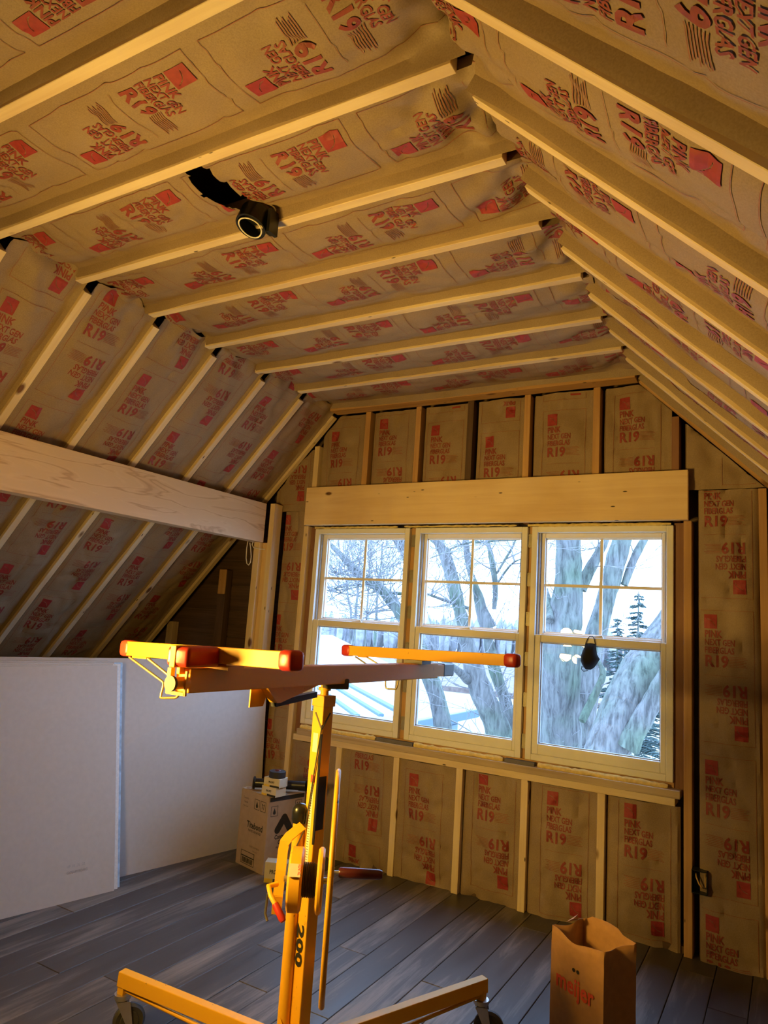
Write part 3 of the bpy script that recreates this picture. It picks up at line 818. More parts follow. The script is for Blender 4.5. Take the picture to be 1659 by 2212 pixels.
    nn = (-F0 * 0.88 + Vector((0, 0, 0.48))).normalized(); uu = Vector((0, 0, -1)) - nn * Vector((0, 0, -1)).dot(nn)
    lettering('label_word', 'RENTAL', L, wc - R0 * 0.030 - F0 * 0.0870 + Vector((0, 0, 0.070)), uu, uu.cross(-nn).normalized() * -1 if uu.cross(-nn).dot(R0) < 0 else uu.cross(-nn).normalized(), 0.008, 'label_red', bold=0.0004, sx=0.7, align='LEFT', off=0.004)
    # big hand wheel, seen edge-on
    hc = wc + R0 * 0.066; RW = 0.312
    MB().tube(arc(hc, RW, 0, 2 * math.pi, F0, Vector((0, 0, 1)), 72)[:-1], 0.0085, 10, closed=True).build('hand_wheel', 'wheel_paint', L, smooth=60)
    for k in range(3):
        a = math.radians(-14 + 120 * k)
        MB().tube([hc, hc + (F0 * math.cos(a) + Vector((0, 0, 1)) * math.sin(a)) * RW], 0.007, 8).build('spoke', 'wheel_paint', L, smooth=60)
    a = math.radians(-14); g = hc + (F0 * math.cos(a) + Vector((0, 0, 1)) * math.sin(a)) * RW
    MB().tube([g, g + R0 * 0.03], 0.006, 10).build('grip_pin', 'steel', L, smooth=60)
    MB().lathe(g + R0 * 0.024, R0, [(0, 0), (0.014, 0.0), (0.017, 0.006), (0.0175, 0.07), (0.0165, 0.14), (0.013, 0.15), (0, 0.152)], 20).build('grip', 'maroon_grip', L, smooth=50)
    # brake lever with red tip
    lv = [(-1.337, 1.796, 0.690), (-1.345, 1.765, 0.690), (-1.322, 1.748, 0.676), (-1.298, 1.745, 0.655)]
    MB().tube(lv, 0.0075, 12).build('brake_lever', Y, L, smooth=50)
    a0, a1 = Vector((-1.302, 1.7455, 0.659)), Vector((-1.262, 1.739, 0.622))
    MB().lathe(a0, a1 - a0, [(0, 0), (0.0095, 0.001), (0.0105, 0.01), (0.0105, 0.044), (0.008, 0.053), (0, 0.056)], 16).build('lever_tip', 'red_rubber', L, smooth=50)
    MB().tube([(-1.372, 1.80, 0.655), (-1.372, 1.795, 0.60), (-1.358, 1.79, 0.585)], 0.004, 8).build('pawl_wire', 'dark_steel', L, smooth=60)
    # cradle: main beam along the room, two arms across it
    B0, B1 = Vector((-1.330, 1.322, 1.297)), Vector((-1.303, 2.70, 1.290))
    MB().bar(B0, B1, 0.050, 0.060, bev=0.003).build('cradle_beam', Y, L)
    MB().bar(B1 - Vector((0, 0.06, 0)), B1 + Vector((0.002, 0.07, -0.001)), 0.042, 0.048, bev=0.002).build('inner_beam', Y, L)
    MB().bar(B1 + Vector((0.002, 0.06, 0)), B1 + Vector((0.003, 0.16, -0.001)), 0.044, 0.052, bev=0.004).build('beam_plug', 'black_plastic', L)
    # near end of the main beam: folded bumper bar and latch
    MB().box((-1.322, 1.36, 1.356), (0.078, 0.15, 0.050), None, 0.012, 3).build('bumper', 'red_rubber', L, smooth=40)
    MB().box((-1.334, 1.318, 1.356), (0.019, 0.070, 0.0535), None, 0.002).build('bumper_strap', Y, L)
    MB().box((-1.332, 1.315, 1.322), (0.012, 0.02, 0.02), None, 0.002).build('latch_bolt', Y, L)
    lt = MB(); lt.span((-1.372, 1.308, 1.262), (-1.360, 1.322, 1.325)); lt.span((-1.360, 1.30, 1.262), (-1.300, 1.306, 1.270)); lt.span((-1.302, 1.300, 1.262), (-1.296, 1.306, 1.322))
    lt.build('latch_frame', Y, L)
    MB().tube([(-1.318, 1.325, 1.292), (-1.318, 1.270, 1.292)], 0.015, 16).build('latch_pin', Y, L, smooth=40)
    MB().tube([(-1.318, 1.276, 1.292), (-1.318, 1.268, 1.292)], 0.019, 20).build('pin_head', 'dark_steel', L, smooth=40)
    def arm(a, c, capl):
        a, c = Vector(a), Vector(c); d = (c - a).normalized()
        o = MB().bar(a + d * capl * 0.6, c - d * capl * 0.6, 0.036, 0.042, bev=0.002).build('cradle_arm', Y, L)
        for p, s in ((a, 1), (c, -1)):
            MB().bar(p, p + d * s * capl, 0.044, 0.049, bev=0.012).build('end_cap', 'red_rubber', o, smooth=50)
        return o
    arm((-1.812, 1.542, 1.341), (-0.989, 1.339, 1.372), 0.055)
    arm((-1.719, 2.654, 1.340), (-0.849, 2.456, 1.369), 0.055)
    MB().span((-1.375, 1.40, 1.325), (-1.255, 1.46, 1.336)).build('arm_seat', Y, L)
    MB().span((-1.345, 2.52, 1.319), (-1.265, 2.60, 1.333)).build('arm_seat', 'dark_steel', L)
    # panel hooks of bent wire
    for pts in ([(-1.776, 1.531, 1.316), (-1.615, 1.532, 1.254), (-1.619, 1.526, 1.210), (-1.536, 1.514, 1.221), (-1.525, 1.515, 1.255), (-1.673, 1.512, 1.320)],
                [(-1.643, 2.631, 1.318), (-1.487, 2.630, 1.247), (-1.484, 2.632, 1.199), (-1.431, 2.630, 1.202), (-1.420, 2.628, 1.254), (-1.572, 2.615, 1.320)]):
        q = []
        P = [Vector(p) for p in pts]
        for i, p in enumerate(P):
            if i in (0, len(P) - 1): q.append(p); continue
            for t_ in (-0.012, 0, 0.012):
                dd = (P[i - 1] - p).normalized() * (-t_) if t_ < 0 else (P[i + 1] - p).normalized() * t_
                if t_ < 0: dd = (P[i - 1] - p).normalized() * 0.012
                q.append(p + dd * (1 if t_ else 0) - (Vector((0, 0, 0)) if t_ else (p - (P[i - 1] + P[i + 1]) / 2).normalized() * 0.003))
        MB().tube(q, 0.0038, 8).build('wire_hook', 'brass_wire', L, smooth=60)
        MB().bar(P[0].lerp(P[-1], 0.25) + Vector((0, 0, 0.004)), P[-1] + Vector((0, 0, 0.004)), 0.012, 0.010).build('hook_hinge', Y, L)
    # tilting head under the beam
    MB().tube([(mx, my, 1.21), (mx, my, 1.262)], 0.014, 14).tube([(mx, my, 1.236), (mx, my, 1.246)], 0.021, 14).build('swivel', Y, L, smooth=40)
    MB().bar((-1.345, 1.975, 1.262), (-1.300, 2.04, 1.262), 0.045, 0.034, bev=0.004).build('pivot_block', 'dark_steel', L)
    MB().prism([(-1.335, 1.66, 1.268), (-1.335, 1.72, 1.215), (-1.335, 1.735, 1.215), (-1.335, 1.97, 1.268)], (-0.03, 0, 0)).build('tilt_guide', Y, L)
    MB().prism([(-1.365, 1.63, 1.268), (-1.365, 1.63, 1.205), (-1.365, 1.69, 1.205), (-1.365, 1.72, 1.268)], (-0.004, 0, 0)).build('tilt_plate', Y, L)
    MB().bar((-1.350, 1.72, 1.212), (-1.350, 1.93, 1.228), 0.02, 0.018).build('tilt_latch', 'black_plastic', L)
    # base: hub, three legs, casters
    MB().box((mx, my, 0.15), (0.085, 0.085, 0.10), rz, 0.004).build('hub', Y, L)
    MB().prism([(-1.40, 1.955, 0.10), (-1.335, 1.945, 0.10), (-1.335, 1.945, 0.16), (-1.405, 1.960, 0.245)], (0.004, -0.006, 0)).build('gusset', Y, L)
    MB().bar((-1.318, 2.0, 0.205), (-1.28, 2.0, 0.205), 0.05, 0.005).build('base_plate', 'steel', L)
    for k, (ex_, ey_) in enumerate(((-2.062, 1.907), (-1.008, 2.670), (-0.93, 1.40))):
        e = Vector((ex_, ey_, 0.190)); h = Vector((mx, my, 0.150)); d = (e - h).normalized(); h = h + d * 0.06
        dh = Vector((d.x, d.y, 0)).normalized()
        lg = MB().bar(h, e, 0.034, 0.048, bev=0.002).build('leg', Y, L)
        MB().tube([e - d * 0.02 + Vector((0, 0, -0.035)), h.lerp(e, 0.10) + Vector((0, 0, -0.06))], 0.007, 8).build('brace', Y, lg, smooth=60)
        MB().box(e + Vector((0, 0, -0.038)) - dh * 0.016, (0.028, 0.028, 0.05)).build('caster_post', Y, lg)
        pz = e - dh * 0.016
        sd = Vector((0.55, 0.83, 0)) if k == 0 else (Vector((0.83, 0.3, 0)).normalized() if k == 1 else Vector((1, 0, 0)))
        wx_ = sd.cross(Vector((0, 0, 1)))
        wcn = pz + sd * 0.030; wcn.z = 0.054
        MB().tube([(pz.x, pz.y, 0.142), (pz.x, pz.y, 0.128)], 0.028, 20).tube([(pz.x, pz.y, 0.128), (pz.x, pz.y, 0.118)], 0.022, 20).build('caster_swivel', 'steel', lg, smooth=40)
        f = MB()
        for s in (-1, 1):
            f.prism([Vector((pz.x, pz.y, 0.122)) + wx_ * 0.021 * s - sd * 0.02, Vector((pz.x, pz.y, 0.122)) + wx_ * 0.021 * s + sd * 0.025, wcn + wx_ * 0.021 * s + sd * 0.010 - Vector((0, 0, 0.01)), wcn + wx_ * 0.021 * s - sd * 0.010 - Vector((0, 0, 0.01))], wx_ * 0.003 * s)
        f.bar(Vector((pz.x, pz.y, 0.121)) - wx_ * 0.025, Vector((pz.x, pz.y, 0.121)) + wx_ * 0.025, 0.03, 0.006)
        f.build('caster_fork', 'steel', lg)
        MB().lathe(wcn - wx_ * 0.016, wx_, [(0, 0), (0.030, 0.0), (0.032, 0.004), (0.046, 0.002), (0.054, 0.010), (0.054, 0.022), (0.046, 0.030), (0.032, 0.028), (0.030, 0.032), (0, 0.032)], 32).build('caster_wheel', 'wheel_tyre', lg, smooth=35)
    return L
lift()

# ---- drywall sheets leaning on edge
def sheet(label, off, y1, xb, xt, kb, kt, h, ln, y_ref, tape=False, grp=None):
    """front face: bottom x = xb - kb*(y_ref-y), top x = xt - kt*(y_ref-y); off moves it away from the room"""
    y0 = y1 - ln; th = 0.0125
    def P(y, top, back):
        x = (xt - kt * (y_ref - y)) if top else (xb - kb * (y_ref - y))
        return Vector((x - off - (th if back else 0), y, h if top else 0.0))
    c = [P(y, t, b_) for b_ in (0, 1) for (y, t) in ((y0, 0), (y1, 0), (y1, 1), (y0, 1))]
    r = thing('drywall_sheet', c[1], label, 'drywall', grp)
    m = MB(); v = [m.bm.verts.new(p) for p in c]
    for q in ((0, 1, 2, 3), (4, 7, 6, 5)): m.bm.faces.new([v[i] for i in q])
    m.build('face_paper', 'drywall_face', r)
    m = MB(); v = [m.bm.verts.new(p) for p in c]
    for q in ((1, 5, 6, 2), (2, 6, 7, 3), (0, 3, 7, 4), (0, 4, 5, 1)): m.bm.faces.new([v[i] for i in q])
    m.build('cut_edge', 'drywall_edge', r)
    if tape:
        d0 = tape[1]; a_, b_ = P(y1 - d0, 0, 0), P(y1 - d0 - tape[2], 1, 0); o = Vector((0.0006, 0, 0))
        MB().prism([a_ + o, c[1] + o, c[2] + o, b_ + o], (0.0006, 0, 0)).build('end_tape', tape[0], r)
    return r
G = 'drywall sheets stood on edge'
fr_ = dict(xb=-3.097, xt=-3.280, kb=0.198, kt=0.172, y_ref=2.752)
s1 = sheet('nearest grey drywall sheet, standing in front of the stack under the beam', 0.0, 2.752, h=1.136, ln=2.2, grp=G, **fr_)
sheet('drywall sheet directly behind the nearest one, with a white taped end', 0.0150, 2.780, h=1.143, ln=2.2, tape=('drywall_edge', 0.045, 0.0), grp=G, **fr_)
sheet('third drywall sheet back, with blue printed tape on its end', 0.030, 2.802, h=1.150, ln=2.2, tape=('drywall_tape', 0.03, 0.02), grp=G, **fr_)
sheet('fourth drywall sheet back, just before the long rear sheets', 0.056, 2.735, h=1.156, ln=2.2, grp=G, **fr_)
re_ = dict(xb=-3.045, xt=-3.100, kb=0.190, kt=0.268, y_ref=3.85)
s2 = sheet('long grey drywall sheet reaching to the gable wall behind the carton', 0.0, 3.85, h=1.168, ln=2.44, grp=G, **re_)
sheet('rearmost drywall sheet, against the post under the beam end', 0.0140, 3.845, h=1.166, ln=2.44, grp=G, **re_)
# stamp near the foot of the nearest sheet
for i, tx_ in enumerate(('HP  10 : 35 : 22', 'GYPSUM BOARD')):
    zz = 0.155 - i * 0.028; yy = 2.50; xx = -3.097 - 0.198 * (2.752 - yy) - 0.183 * zz / 1.136 - 0.002 * zz
    lettering('stamped_print', tx_, s1, (xx + 0.0025, yy, zz), (0.19, 1, 0), (-0.16, 0.0, 1), 0.013, 'grey_track', sx=0.8, align='LEFT', off=0.0006)

# ---- carton and what lies on it
def carton():
    c0 = Vector((-2.655, 3.418, 0)); a = Vector((-0.970, 0.243, 0)); b = Vector((0.243, 0.970, 0)); h = 0.424; A, B = 0.272, 0.275
    r = thing('cardboard_carton', c0 + a * A / 2 + b * B / 2, 'brown cardboard glue carton with black print beside the drywall', 'carton')
    m = MB(); m.bar(c0 + a * A / 2 + Vector((0, 0, h / 2)), c0 + a * A / 2 + b * B + Vector((0, 0, h / 2)), A, h, bev=0.003); m.build('box_body', 'carton', r)
    up_ = Vector((0, 0, 1))
    # top flaps
    m = MB(); m.bar(c0 + a * A / 2 + b * 0.003 + up_ * (h + 0.002), c0 + a * A / 2 + b * (B - 0.003) + up_ * (h + 0.002), A - 0.004, 0.003); m.build('top_flap', 'carton', r)
    m = MB(); m.bar(c0 + a * (A + 0.002) + b * 0.03 + up_ * (h - 0.005), c0 + a * (A + 0.002) + b * 0.22 + up_ * (h - 0.005), 0.004, 0.05, upv=(a * 0.9 + up_ * -0.5)); m.build('loose_flap', 'carton', r)
    m = MB(); m.bar(c0 + b * 0.01 + a * -0.0008 + up_ * (h - 0.014), c0 + b * (B - 0.01) + a * -0.0008 + up_ * (h - 0.014), 0.0012, 0.024); m.build('tape_strip', 'carton_tape', r)
    fa, fb = -b, -a                         # outward normals: left-front face, right face
    def icon(o, u, k):
        m = MB(); s = 0.05; t = 0.0026; n = u.cross(up_) * 0.0008
        for (x0, z0, x1, z1) in ((0, 0, s, t), (0, s * 1.15 - t, s, s * 1.15), (0, 0, t, s * 1.15), (s - t, 0, s, s * 1.15)):
            m.prism([o + u * x0 + up_ * z0 + n, o + u * x1 + up_ * z0 + n, o + u * x1 + up_ * z1 + n, o + u * x0 + up_ * z1 + n], n * 0.5)
        if k == 'drop':
            q = [o + u * s / 2 + up_ * 0.046 + n] + [o + u * (s / 2 + 0.010 * math.cos(t_)) + up_ * (0.020 + 0.010 * math.sin(t_)) + n for t_ in [math.radians(x_) for x_ in range(20, -201, -20)]]
            m.prism(q, n * 0.5)
        else:
            for x0 in (0.014, 0.030):
                m.prism([o + u * x0 + up_ * 0.014 + n, o + u * (x0 + 0.004) + up_ * 0.014 + n, o + u * (x0 + 0.004) + up_ * 0.036 + n, o + u * x0 + up_ * 0.036 + n], n * 0.5)
                m.prism([o + u * (x0 - 0.004) + up_ * 0.036 + n, o + u * (x0 + 0.008) + up_ * 0.036 + n, o + u * (x0 + 0.002) + up_ * 0.046 + n], n * 0.5)
        m.build('handling_icon', 'black_ink', r)
    u1 = -a; e1 = c0 + a * A                # left-front face: x runs from its left edge
    def L1(t, x, z, s, **k): lettering('carton_print', t, r, e1 + u1 * x + up_ * z, u1, up_, s, 'black_ink', **k)
    icon(e1 + u1 * 0.140 + up_ * 0.335, u1, 'drop'); icon(e1 + u1 * 0.200 + up_ * 0.335, u1, 'up')
    L1('Contents', 0.055, 0.375, 0.012, sx=0.8); L1('Handle', 0.055, 0.352, 0.012, sx=0.8); L1('With Care', 0.055, 0.330, 0.010, sx=0.8)
    L1('Titebond', 0.160, 0.225, 0.034, bold=0.0014, sx=0.86)
    L1("THE PRO'S ADVANTAGE", 0.160, 0.203, 0.012, bold=0.0004, sx=0.66)
    L1('PROTECT FROM FREEZING', 0.175, 0.120, 0.009, sx=0.62); L1('Made in U.S.A.', 0.18, 0.100, 0.007, sx=0.7)
    m = MB()
    for (x0, z0, x1, z1) in ((0.05, 0.018, 0.18, 0.021), (0.05, 0.087, 0.18, 0.090), (0.05, 0.018, 0.053, 0.09), (0.177, 0.018, 0.18, 0.09), (0.05, 0.058, 0.18, 0.064)):
        o = e1 + fa * 0.0006; m.prism([o + u1 * x0 + up_ * z0, o + u1 * x1 + up_ * z0, o + u1 * x1 + up_ * z1, o + u1 * x0 + up_ * z1], fa * 0.0006)
    rr = random.Random(5); x_ = 0.062
    while x_ < 0.165:
        w_ = rr.choice((0.0016, 0.003, 0.0045)); o = e1 + fa * 0.0006
        m.prism([o + u1 * x_ + up_ * 0.026, o + u1 * (x_ + w_) + up_ * 0.026, o + u1 * (x_ + w_) + up_ * 0.054, o + u1 * x_ + up_ * 0.054], fa * 0.0006); x_ += w_ + rr.choice((0.002, 0.0035))
    m.build('barcode_panel', 'black_ink', r)
    u2 = b; e2 = c0
    def L2(t, x, z, s, **k): lettering('carton_print', t, r, e2 + u2 * x + up_ * z, u2, up_, s, 'black_ink', **k)
    icon(e2 + u2 * 0.022 + up_ * 0.315, u2, 'drop'); icon(e2 + u2 * 0.200 + up_ * 0.330, u2, 'up')
    n2 = fb * 0.0008                        # chevron-shaped brand mark
    m = MB()
    for s in (-1, 1):
        q = []
        for t_ in range(0, 181, 20): q.append((0.5 + s * 0.0, 0))
        A0, A1 = e2 + u2 * 0.125 + up_ * 0.300 + n2, e2 + u2 * (0.125 + s * 0.045) + up_ * 0.235 + n2
        d = (A1 - A0).normalized(); p = d.cross(fb).normalized() * 0.021
        ring = [A0 + p * math.cos(math.radians(t_)) - d * 0.021 * math.sin(math.radians(t_)) for t_ in range(0, 181, 20)] + [A1 - p * math.cos(math.radians(t_)) + d * 0.021 * math.sin(math.radians(t_)) for t_ in range(0, 181, 20)]
        m.prism(ring, n2 * (0.5 + 0.2 * s))
    m.build('brand_mark', 'black_ink', r)
    L2('Contractor', 0.125, 0.185, 0.024, bold=0.0012, sx=0.78); L2('Grade', 0.125, 0.155, 0.024, bold=0.0012, sx=0.8); L2('WOOD GLUE', 0.125, 0.132, 0.012, bold=0.0004, sx=0.9)
    L2('12 x 16 FL. OZ.', 0.13, 0.10, 0.008)
    return r
carton()
def small_box(label, c, ang, size, words, grp='screw boxes'):
    r = thing('screw_box', (c[0], c[1], c[2]), label, 'box', grp)
    rot = Matrix.Rotation(ang, 3, 'Z'); u, v = rot @ Vector((1, 0, 0)), rot @ Vector((0, 1, 0)); up_ = Vector((0, 0, 1))
    W_, D_, H_ = size; c = Vector(c)
    MB().box(c + up_ * H_ / 2, size, rot, 0.0015).build('box_body', 'screw_box', r)
    MB().box(c + up_ * (H_ + 0.0004) + u * 0.0, (W_ * 0.16, D_ * 0.98, 0.0008), rot).build('lid_stripe', 'drywall_tape', r)
    zb = H_ * 0.22
    for (n, t, wdt) in ((-v, u, W_), (-u, -v, D_)):
        o = c + n * ((D_ if n == -v else W_) / 2 + 0.0005)
        m = MB(); m.bar(o - t * wdt * 0.49 + up_ * zb * 0.5, o - t * wdt * 0.12 + up_ * zb * 0.5, 0.0008, zb * 0.92); m.build('yellow_band', 'screw_box_yellow', r)
        m = MB(); m.bar(o - t * wdt * 0.10 + up_ * zb * 0.5, o + t * wdt * 0.49 + up_ * zb * 0.5, 0.0008, zb * 0.92); m.build('black_band', 'black_ink', r)
        lettering('box_print', words, r, o + up_ * H_ * 0.45, t, up_, H_ * 0.2, 'black_ink', bold=0.0006, sx=0.011 / (H_ * 0.2) * wdt / 0.085 * 0.9 if H_ > 0.08 else 0.9, off=0.0004)
    return r
small_box('small tan screw box with yellow corner, on the floor by the carton', (-2.547, 3.405, 0.0), math.radians(27), (0.125, 0.075, 0.108), 'PROFIT')
small_box('lower of two small screw boxes stacked on the carton', (-2.672, 3.478, 0.4280), math.radians(-6), (0.115, 0.085, 0.052), 'PROFIT')
small_box('upper of two small screw boxes on the carton, under the tape roll', (-2.660, 3.474, 0.4808), math.radians(2), (0.112, 0.082, 0.050), 'PROFIT')
tr = thing('tape_roll', (-2.652, 3.474, 0.5314), 'black roll of tape lying on top of the screw boxes', 'tape')
MB().lathe((-2.652, 3.474, 0.5314), (0, 0, 1), [(0.021, 0), (0.047, 0), (0.049, 0.002), (0.049, 0.034), (0.047, 0.036), (0.021, 0.036), (0.021, 0)], 32).build('tape_wound', 'carton_tape', tr, smooth=35)
MB().lathe((-2.652, 3.474, 0.5314), (0, 0, 1), [(0.018, 0), (0.021, 0), (0.021, 0.0365), (0.018, 0.0365), (0.018, 0)], 28).build('tape_core', 'maroon_grip', tr, smooth=35)
MB().lathe((-2.652, 3.474, 0.5674), (0, 0, 1), [(0, 0.0), (0.020, 0.001), (0.016, 0.006), (0, 0.007)], 20).build('core_plug', 'maroon_grip', tr, smooth=35)
cg = thing('caulking_gun', (-2.70, 3.56, 0.428), 'black caulking gun lying across the carton behind the screw boxes', 'caulk gun')
ga, gd = Vector((-2.836, 3.492, 0.468)), Vector((0.862, 0.507, 0.0))
MB().tube([ga, ga + gd * 0.28], 0.0265, 20).build('barrel', 'black_plastic', cg, smooth=40)
MB().lathe(ga - gd * 0.004, gd, [(0, 0), (0.036, 0), (0.038, 0.003), (0.036, 0.010), (0.0265, 0.014)], 24).build('front_cap', 'black_plastic', cg, smooth=40)
MB().tube([ga + gd * 0.27, ga + gd * 0.31], 0.029, 18).build('rear_cap', 'black_plastic', cg, smooth=40)
hb = ga + gd * 0.31
MB().prism([hb + Vector((0, 0, 0.03)), hb + gd * 0.05 + Vector((0, 0, 0.03)), hb + gd * 0.07 + Vector((0, 0, 0.0)), hb + gd * 0.05 + Vector((0, 0, -0.028)), hb + Vector((0, 0, -0.028))], Vector((-0.507, 0.862, 0)) * 0.03).build('handle', 'black_plastic', cg)
MB().bar(hb + gd * 0.01 + Vector((0, 0, 0.033)), hb + gd * 0.11 + Vector((0, 0, 0.030)), 0.02, 0.010).build('trigger', 'black_plastic', cg)
MB().tube([hb + gd * 0.05, hb + gd * 0.10 + Vector((0, 0, 0.02)), hb + gd * 0.11 + Vector((0, 0, 0.012)), hb + gd * 0.11 + Vector((0, 0, -0.028)), hb + gd * 0.095 + Vector((0, 0, -0.035))], 0.0035, 8).build('push_rod', 'steel', cg, smooth=60)

# ---- paper grocery bag
def bag():
    P = [Vector(p) for p in ((-0.813, 2.832, 0), (-0.594, 2.713, 0), (-0.512, 2.852, 0), (-0.731, 2.971, 0))]
    c = sum(P, Vector()) / 4
    r = thing('paper_bag', (c.x, c.y, 0), 'open brown paper grocery bag with red lettering on the floor', 'bag')
    m = MB(); bm = m.bm
    nz = 14; rings = []
    loop = []
    n = 12
    for k in range(4):
        for i in range(n): loop.append((P[k].lerp(P[(k + 1) % 4], i / n), k, i / n))
    H_ = 0.39
    for j in range(nz + 1):
        z = H_ * j / nz; ring = []
        for q, k, t in loop:
            zz = z
            if j >= nz - 1:
                edge = 0.004 * math.sin(t * 7 + k * 2.1) + (0.012 if (k == 2 and 0.3 < t < 0.9) else 0)
                if k == 0: edge -= 0.022 * math.exp(-((t - 0.42) / 0.22) ** 2)
                if k == 2: edge += 0.012
                zz += edge * (j - nz + 2) / 2
            inn = (c - q); inn.z = 0
            s = 0.0
            if k in (1, 3): s += 0.020 * math.sin(math.pi * t) ** 2 * (0.25 + 0.75 * z / H_)
            if k in (0, 2): s += -0.004 * math.sin(math.pi * t)
            s += 0.0022 * noise.noise((q.x * 22, q.y * 22, z * 14))
            nrm = ((P[(k + 1) % 4] - P[k]).cross(Vector((0, 0, 1)))).normalized()
            ring.append(bm.verts.new(Vector((q.x, q.y, zz)) - nrm * s))
        rings.append(ring)
    for A_, B_ in zip(rings, rings[1:]):
        for i in range(len(A_)): bm.faces.new((A_[i], A_[(i + 1) % len(A_)], B_[(i + 1) % len(B_)], B_[i]))
    bm.faces.new(list(reversed(rings[0])))
    b = m.build('bag_body', 'paper_bag', r, smooth=28)
    so = b.modifiers.new('paper', 'SOLIDIFY'); so.thickness = 0.0008; so.offset = -1
    # torn strip curling inward at the back of the mouth
    m = MB(); q0 = P[3].lerp(P[0], 0.35) + Vector((0, 0, H_))
    d = (P[0] - P[3]).normalized(); inn = (c - q0); inn.z = 0; inn.normalize()
    m.prism([q0 - d * 0.03, q0 + d * 0.035, q0 + d * 0.02 + inn * 0.03 + Vector((0, 0, 0.022)), q0 - d * 0.01 + inn * 0.018 + Vector((0, 0, 0.028))], inn * 0.0008)
    m.build('curled_rim', 'paper_bag', r)
    u = (P[1] - P[0]).normalized(); nn = u.cross(Vector((0, 0, 1)))
    lettering('bag_lettering', 'meijer', r, P[0].lerp(P[1], 0.485) + Vector((0, 0, 0.200)) + nn * 0.006, u, (0, 0, 1), 0.058, 'bag_print', bold=0.002, sx=0.84, off=0.0)
    m = MB()
    for k in (0, 1):
        o = P[0].lerp(P[1], 0.47 + 0.08 * k) + Vector((0, 0, 0.283)) + nn * 0.0062
        m.tube([o, o + nn * 0.0006], 0.0065, 14)
    m.build('lettering_dots', 'black_ink', r)
bag()

# ---- small fittings
eb = thing('outlet_box', (-0.402, 3.90, 0.305), 'open dark blue outlet box with bare wire on the right stud', 'outlet box')
m = MB(); x0, x1, y0, y1, z0, z1 = -0.447, -0.378, 3.862, 3.925, 0.305, 0.408; t = 0.003
m.span((x0, y0, z0), (x0 + t, y1, z1)); m.span((x1 - t, y0, z0), (x1, y1, z1)); m.span((x0, y0, z0), (x1, y1, z0 + t)); m.span((x0, y0, z1 - t), (x1, y1, z1)); m.span((x0, y1 - t, z0), (x1, y1, z1))
m.build('box_shell', 'box_plastic', eb)
MB().tube([(-0.432, 3.90, 0.385), (-0.427, 3.872, 0.376), (-0.415, 3.866, 0.35), (-0.402, 3.868, 0.335), (-0.397, 3.89, 0.33)], 0.0035, 8).build('wire', 'copper_wire', eb, smooth=60)
MB().tube([(-0.39, 3.90, 0.39), (-0.388, 3.868, 0.38), (-0.387, 3.868, 0.34)], 0.003, 8).build('wire', 'copper_wire', eb, smooth=60)
fc = thing('ceiling_box', (-1.655, 1.772, 2.79), 'round black ceiling light box with white rim hanging from a tie', 'ceiling box')
ax = Vector((-0.10, -0.38, -1)).normalized(); cb = Vector((-1.655, 1.768, 2.905))
MB().lathe(cb, ax, [(0, 0), (0.058, 0.0), (0.060, 0.006), (0.057, 0.066), (0.050, 0.066), (0.050, 0.012), (0, 0.012)], 32).build('can', 'black_plastic', fc, smooth=40)
MB().span((-1.590, 1.75, 2.812), (-1.585 + 0.008, 1.797, 2.90)).box((-1.596, 1.785, 2.85), (0.035, 0.028, 0.06), None, 0.006).build('bracket', 'black_plastic', fc)
pr = cb + ax * 0.070; xa = ax.orthogonal().normalized(); xb_ = ax.cross(xa)
MB().tube([pr + (xa * math.cos(k * math.pi / 18) + xb_ * math.sin(k * math.pi / 18)) * 0.0435 - ax * (0.002 * math.sin(k * 0.35)) for k in range(36)], 0.0028, 8, closed=True).build('white_rim', 'white_wire', fc, smooth=60)
cl = thing('cable_loop', (-3.262, 3.755, 1.80), 'thin white electric cable loop hanging beside the post', 'cable')
MB().tube([(-3.300, 3.76, 1.99), (-3.302, 3.755, 1.92), (-3.296, 3.752, 1.85), (-3.283, 3.75, 1.812), (-3.266, 3.75, 1.802), (-3.252, 3.75, 1.82), (-3.250, 3.75, 1.86), (-3.262, 3.75, 1.92), (-3.276, 3.752, 1.958)], 0.0035, 8).build('cable', 'white_wire', cl, smooth=60)
MB().tube([(-3.262, 3.775, 1.99), (-3.262, 3.762, 1.945), (-3.245, 3.760, 1.925), (-3.20, 3.772, 1.918), (-3.175, 3.800, 1.918)], 0.0035, 8).build('cable_tail', 'white_wire', cl, smooth=60)

# ---- black face mask hung from the sash lock
mk = thing('face_mask', (-0.962, 3.905, 1.29), 'black cloth face mask hanging from the right window sash', 'mask')
ol = [(-0.984, 1.430), (-0.958, 1.434), (-0.928, 1.432), (-0.924, 1.400), (-0.918, 1.372), (-0.905, 1.352), (-0.918, 1.330), (-0.932, 1.308), (-0.952, 1.293), (-0.978, 1.291), (-0.995, 1.308), (-1.008, 1.335), (-1.008, 1.362), (-0.998, 1.388), (-0.990, 1.408)]
bm = bmesh.new(); cx, cz = -0.962, 1.358; rings = []
for s, dy in ((1.0, 0.0), (0.85, -0.016), (0.6, -0.028), (0.3, -0.034)):
    rings.append([bm.verts.new((cx + (a - cx) * s, 3.921 + dy, cz + (b - cz) * s)) for a, b in ol])
for A_, B_ in zip(rings, rings[1:]):
    for i in range(len(ol)): bm.faces.new((A_[i], A_[(i + 1) % len(ol)], B_[(i + 1) % len(ol)], B_[i]))
bm.faces.new(rings[-1]); bm.faces.new(list(reversed(rings[0])))
m = MB(); m.bm.free(); m.bm = bm; m.build('mask_cloth', 'mask_cloth', mk, smooth=50)
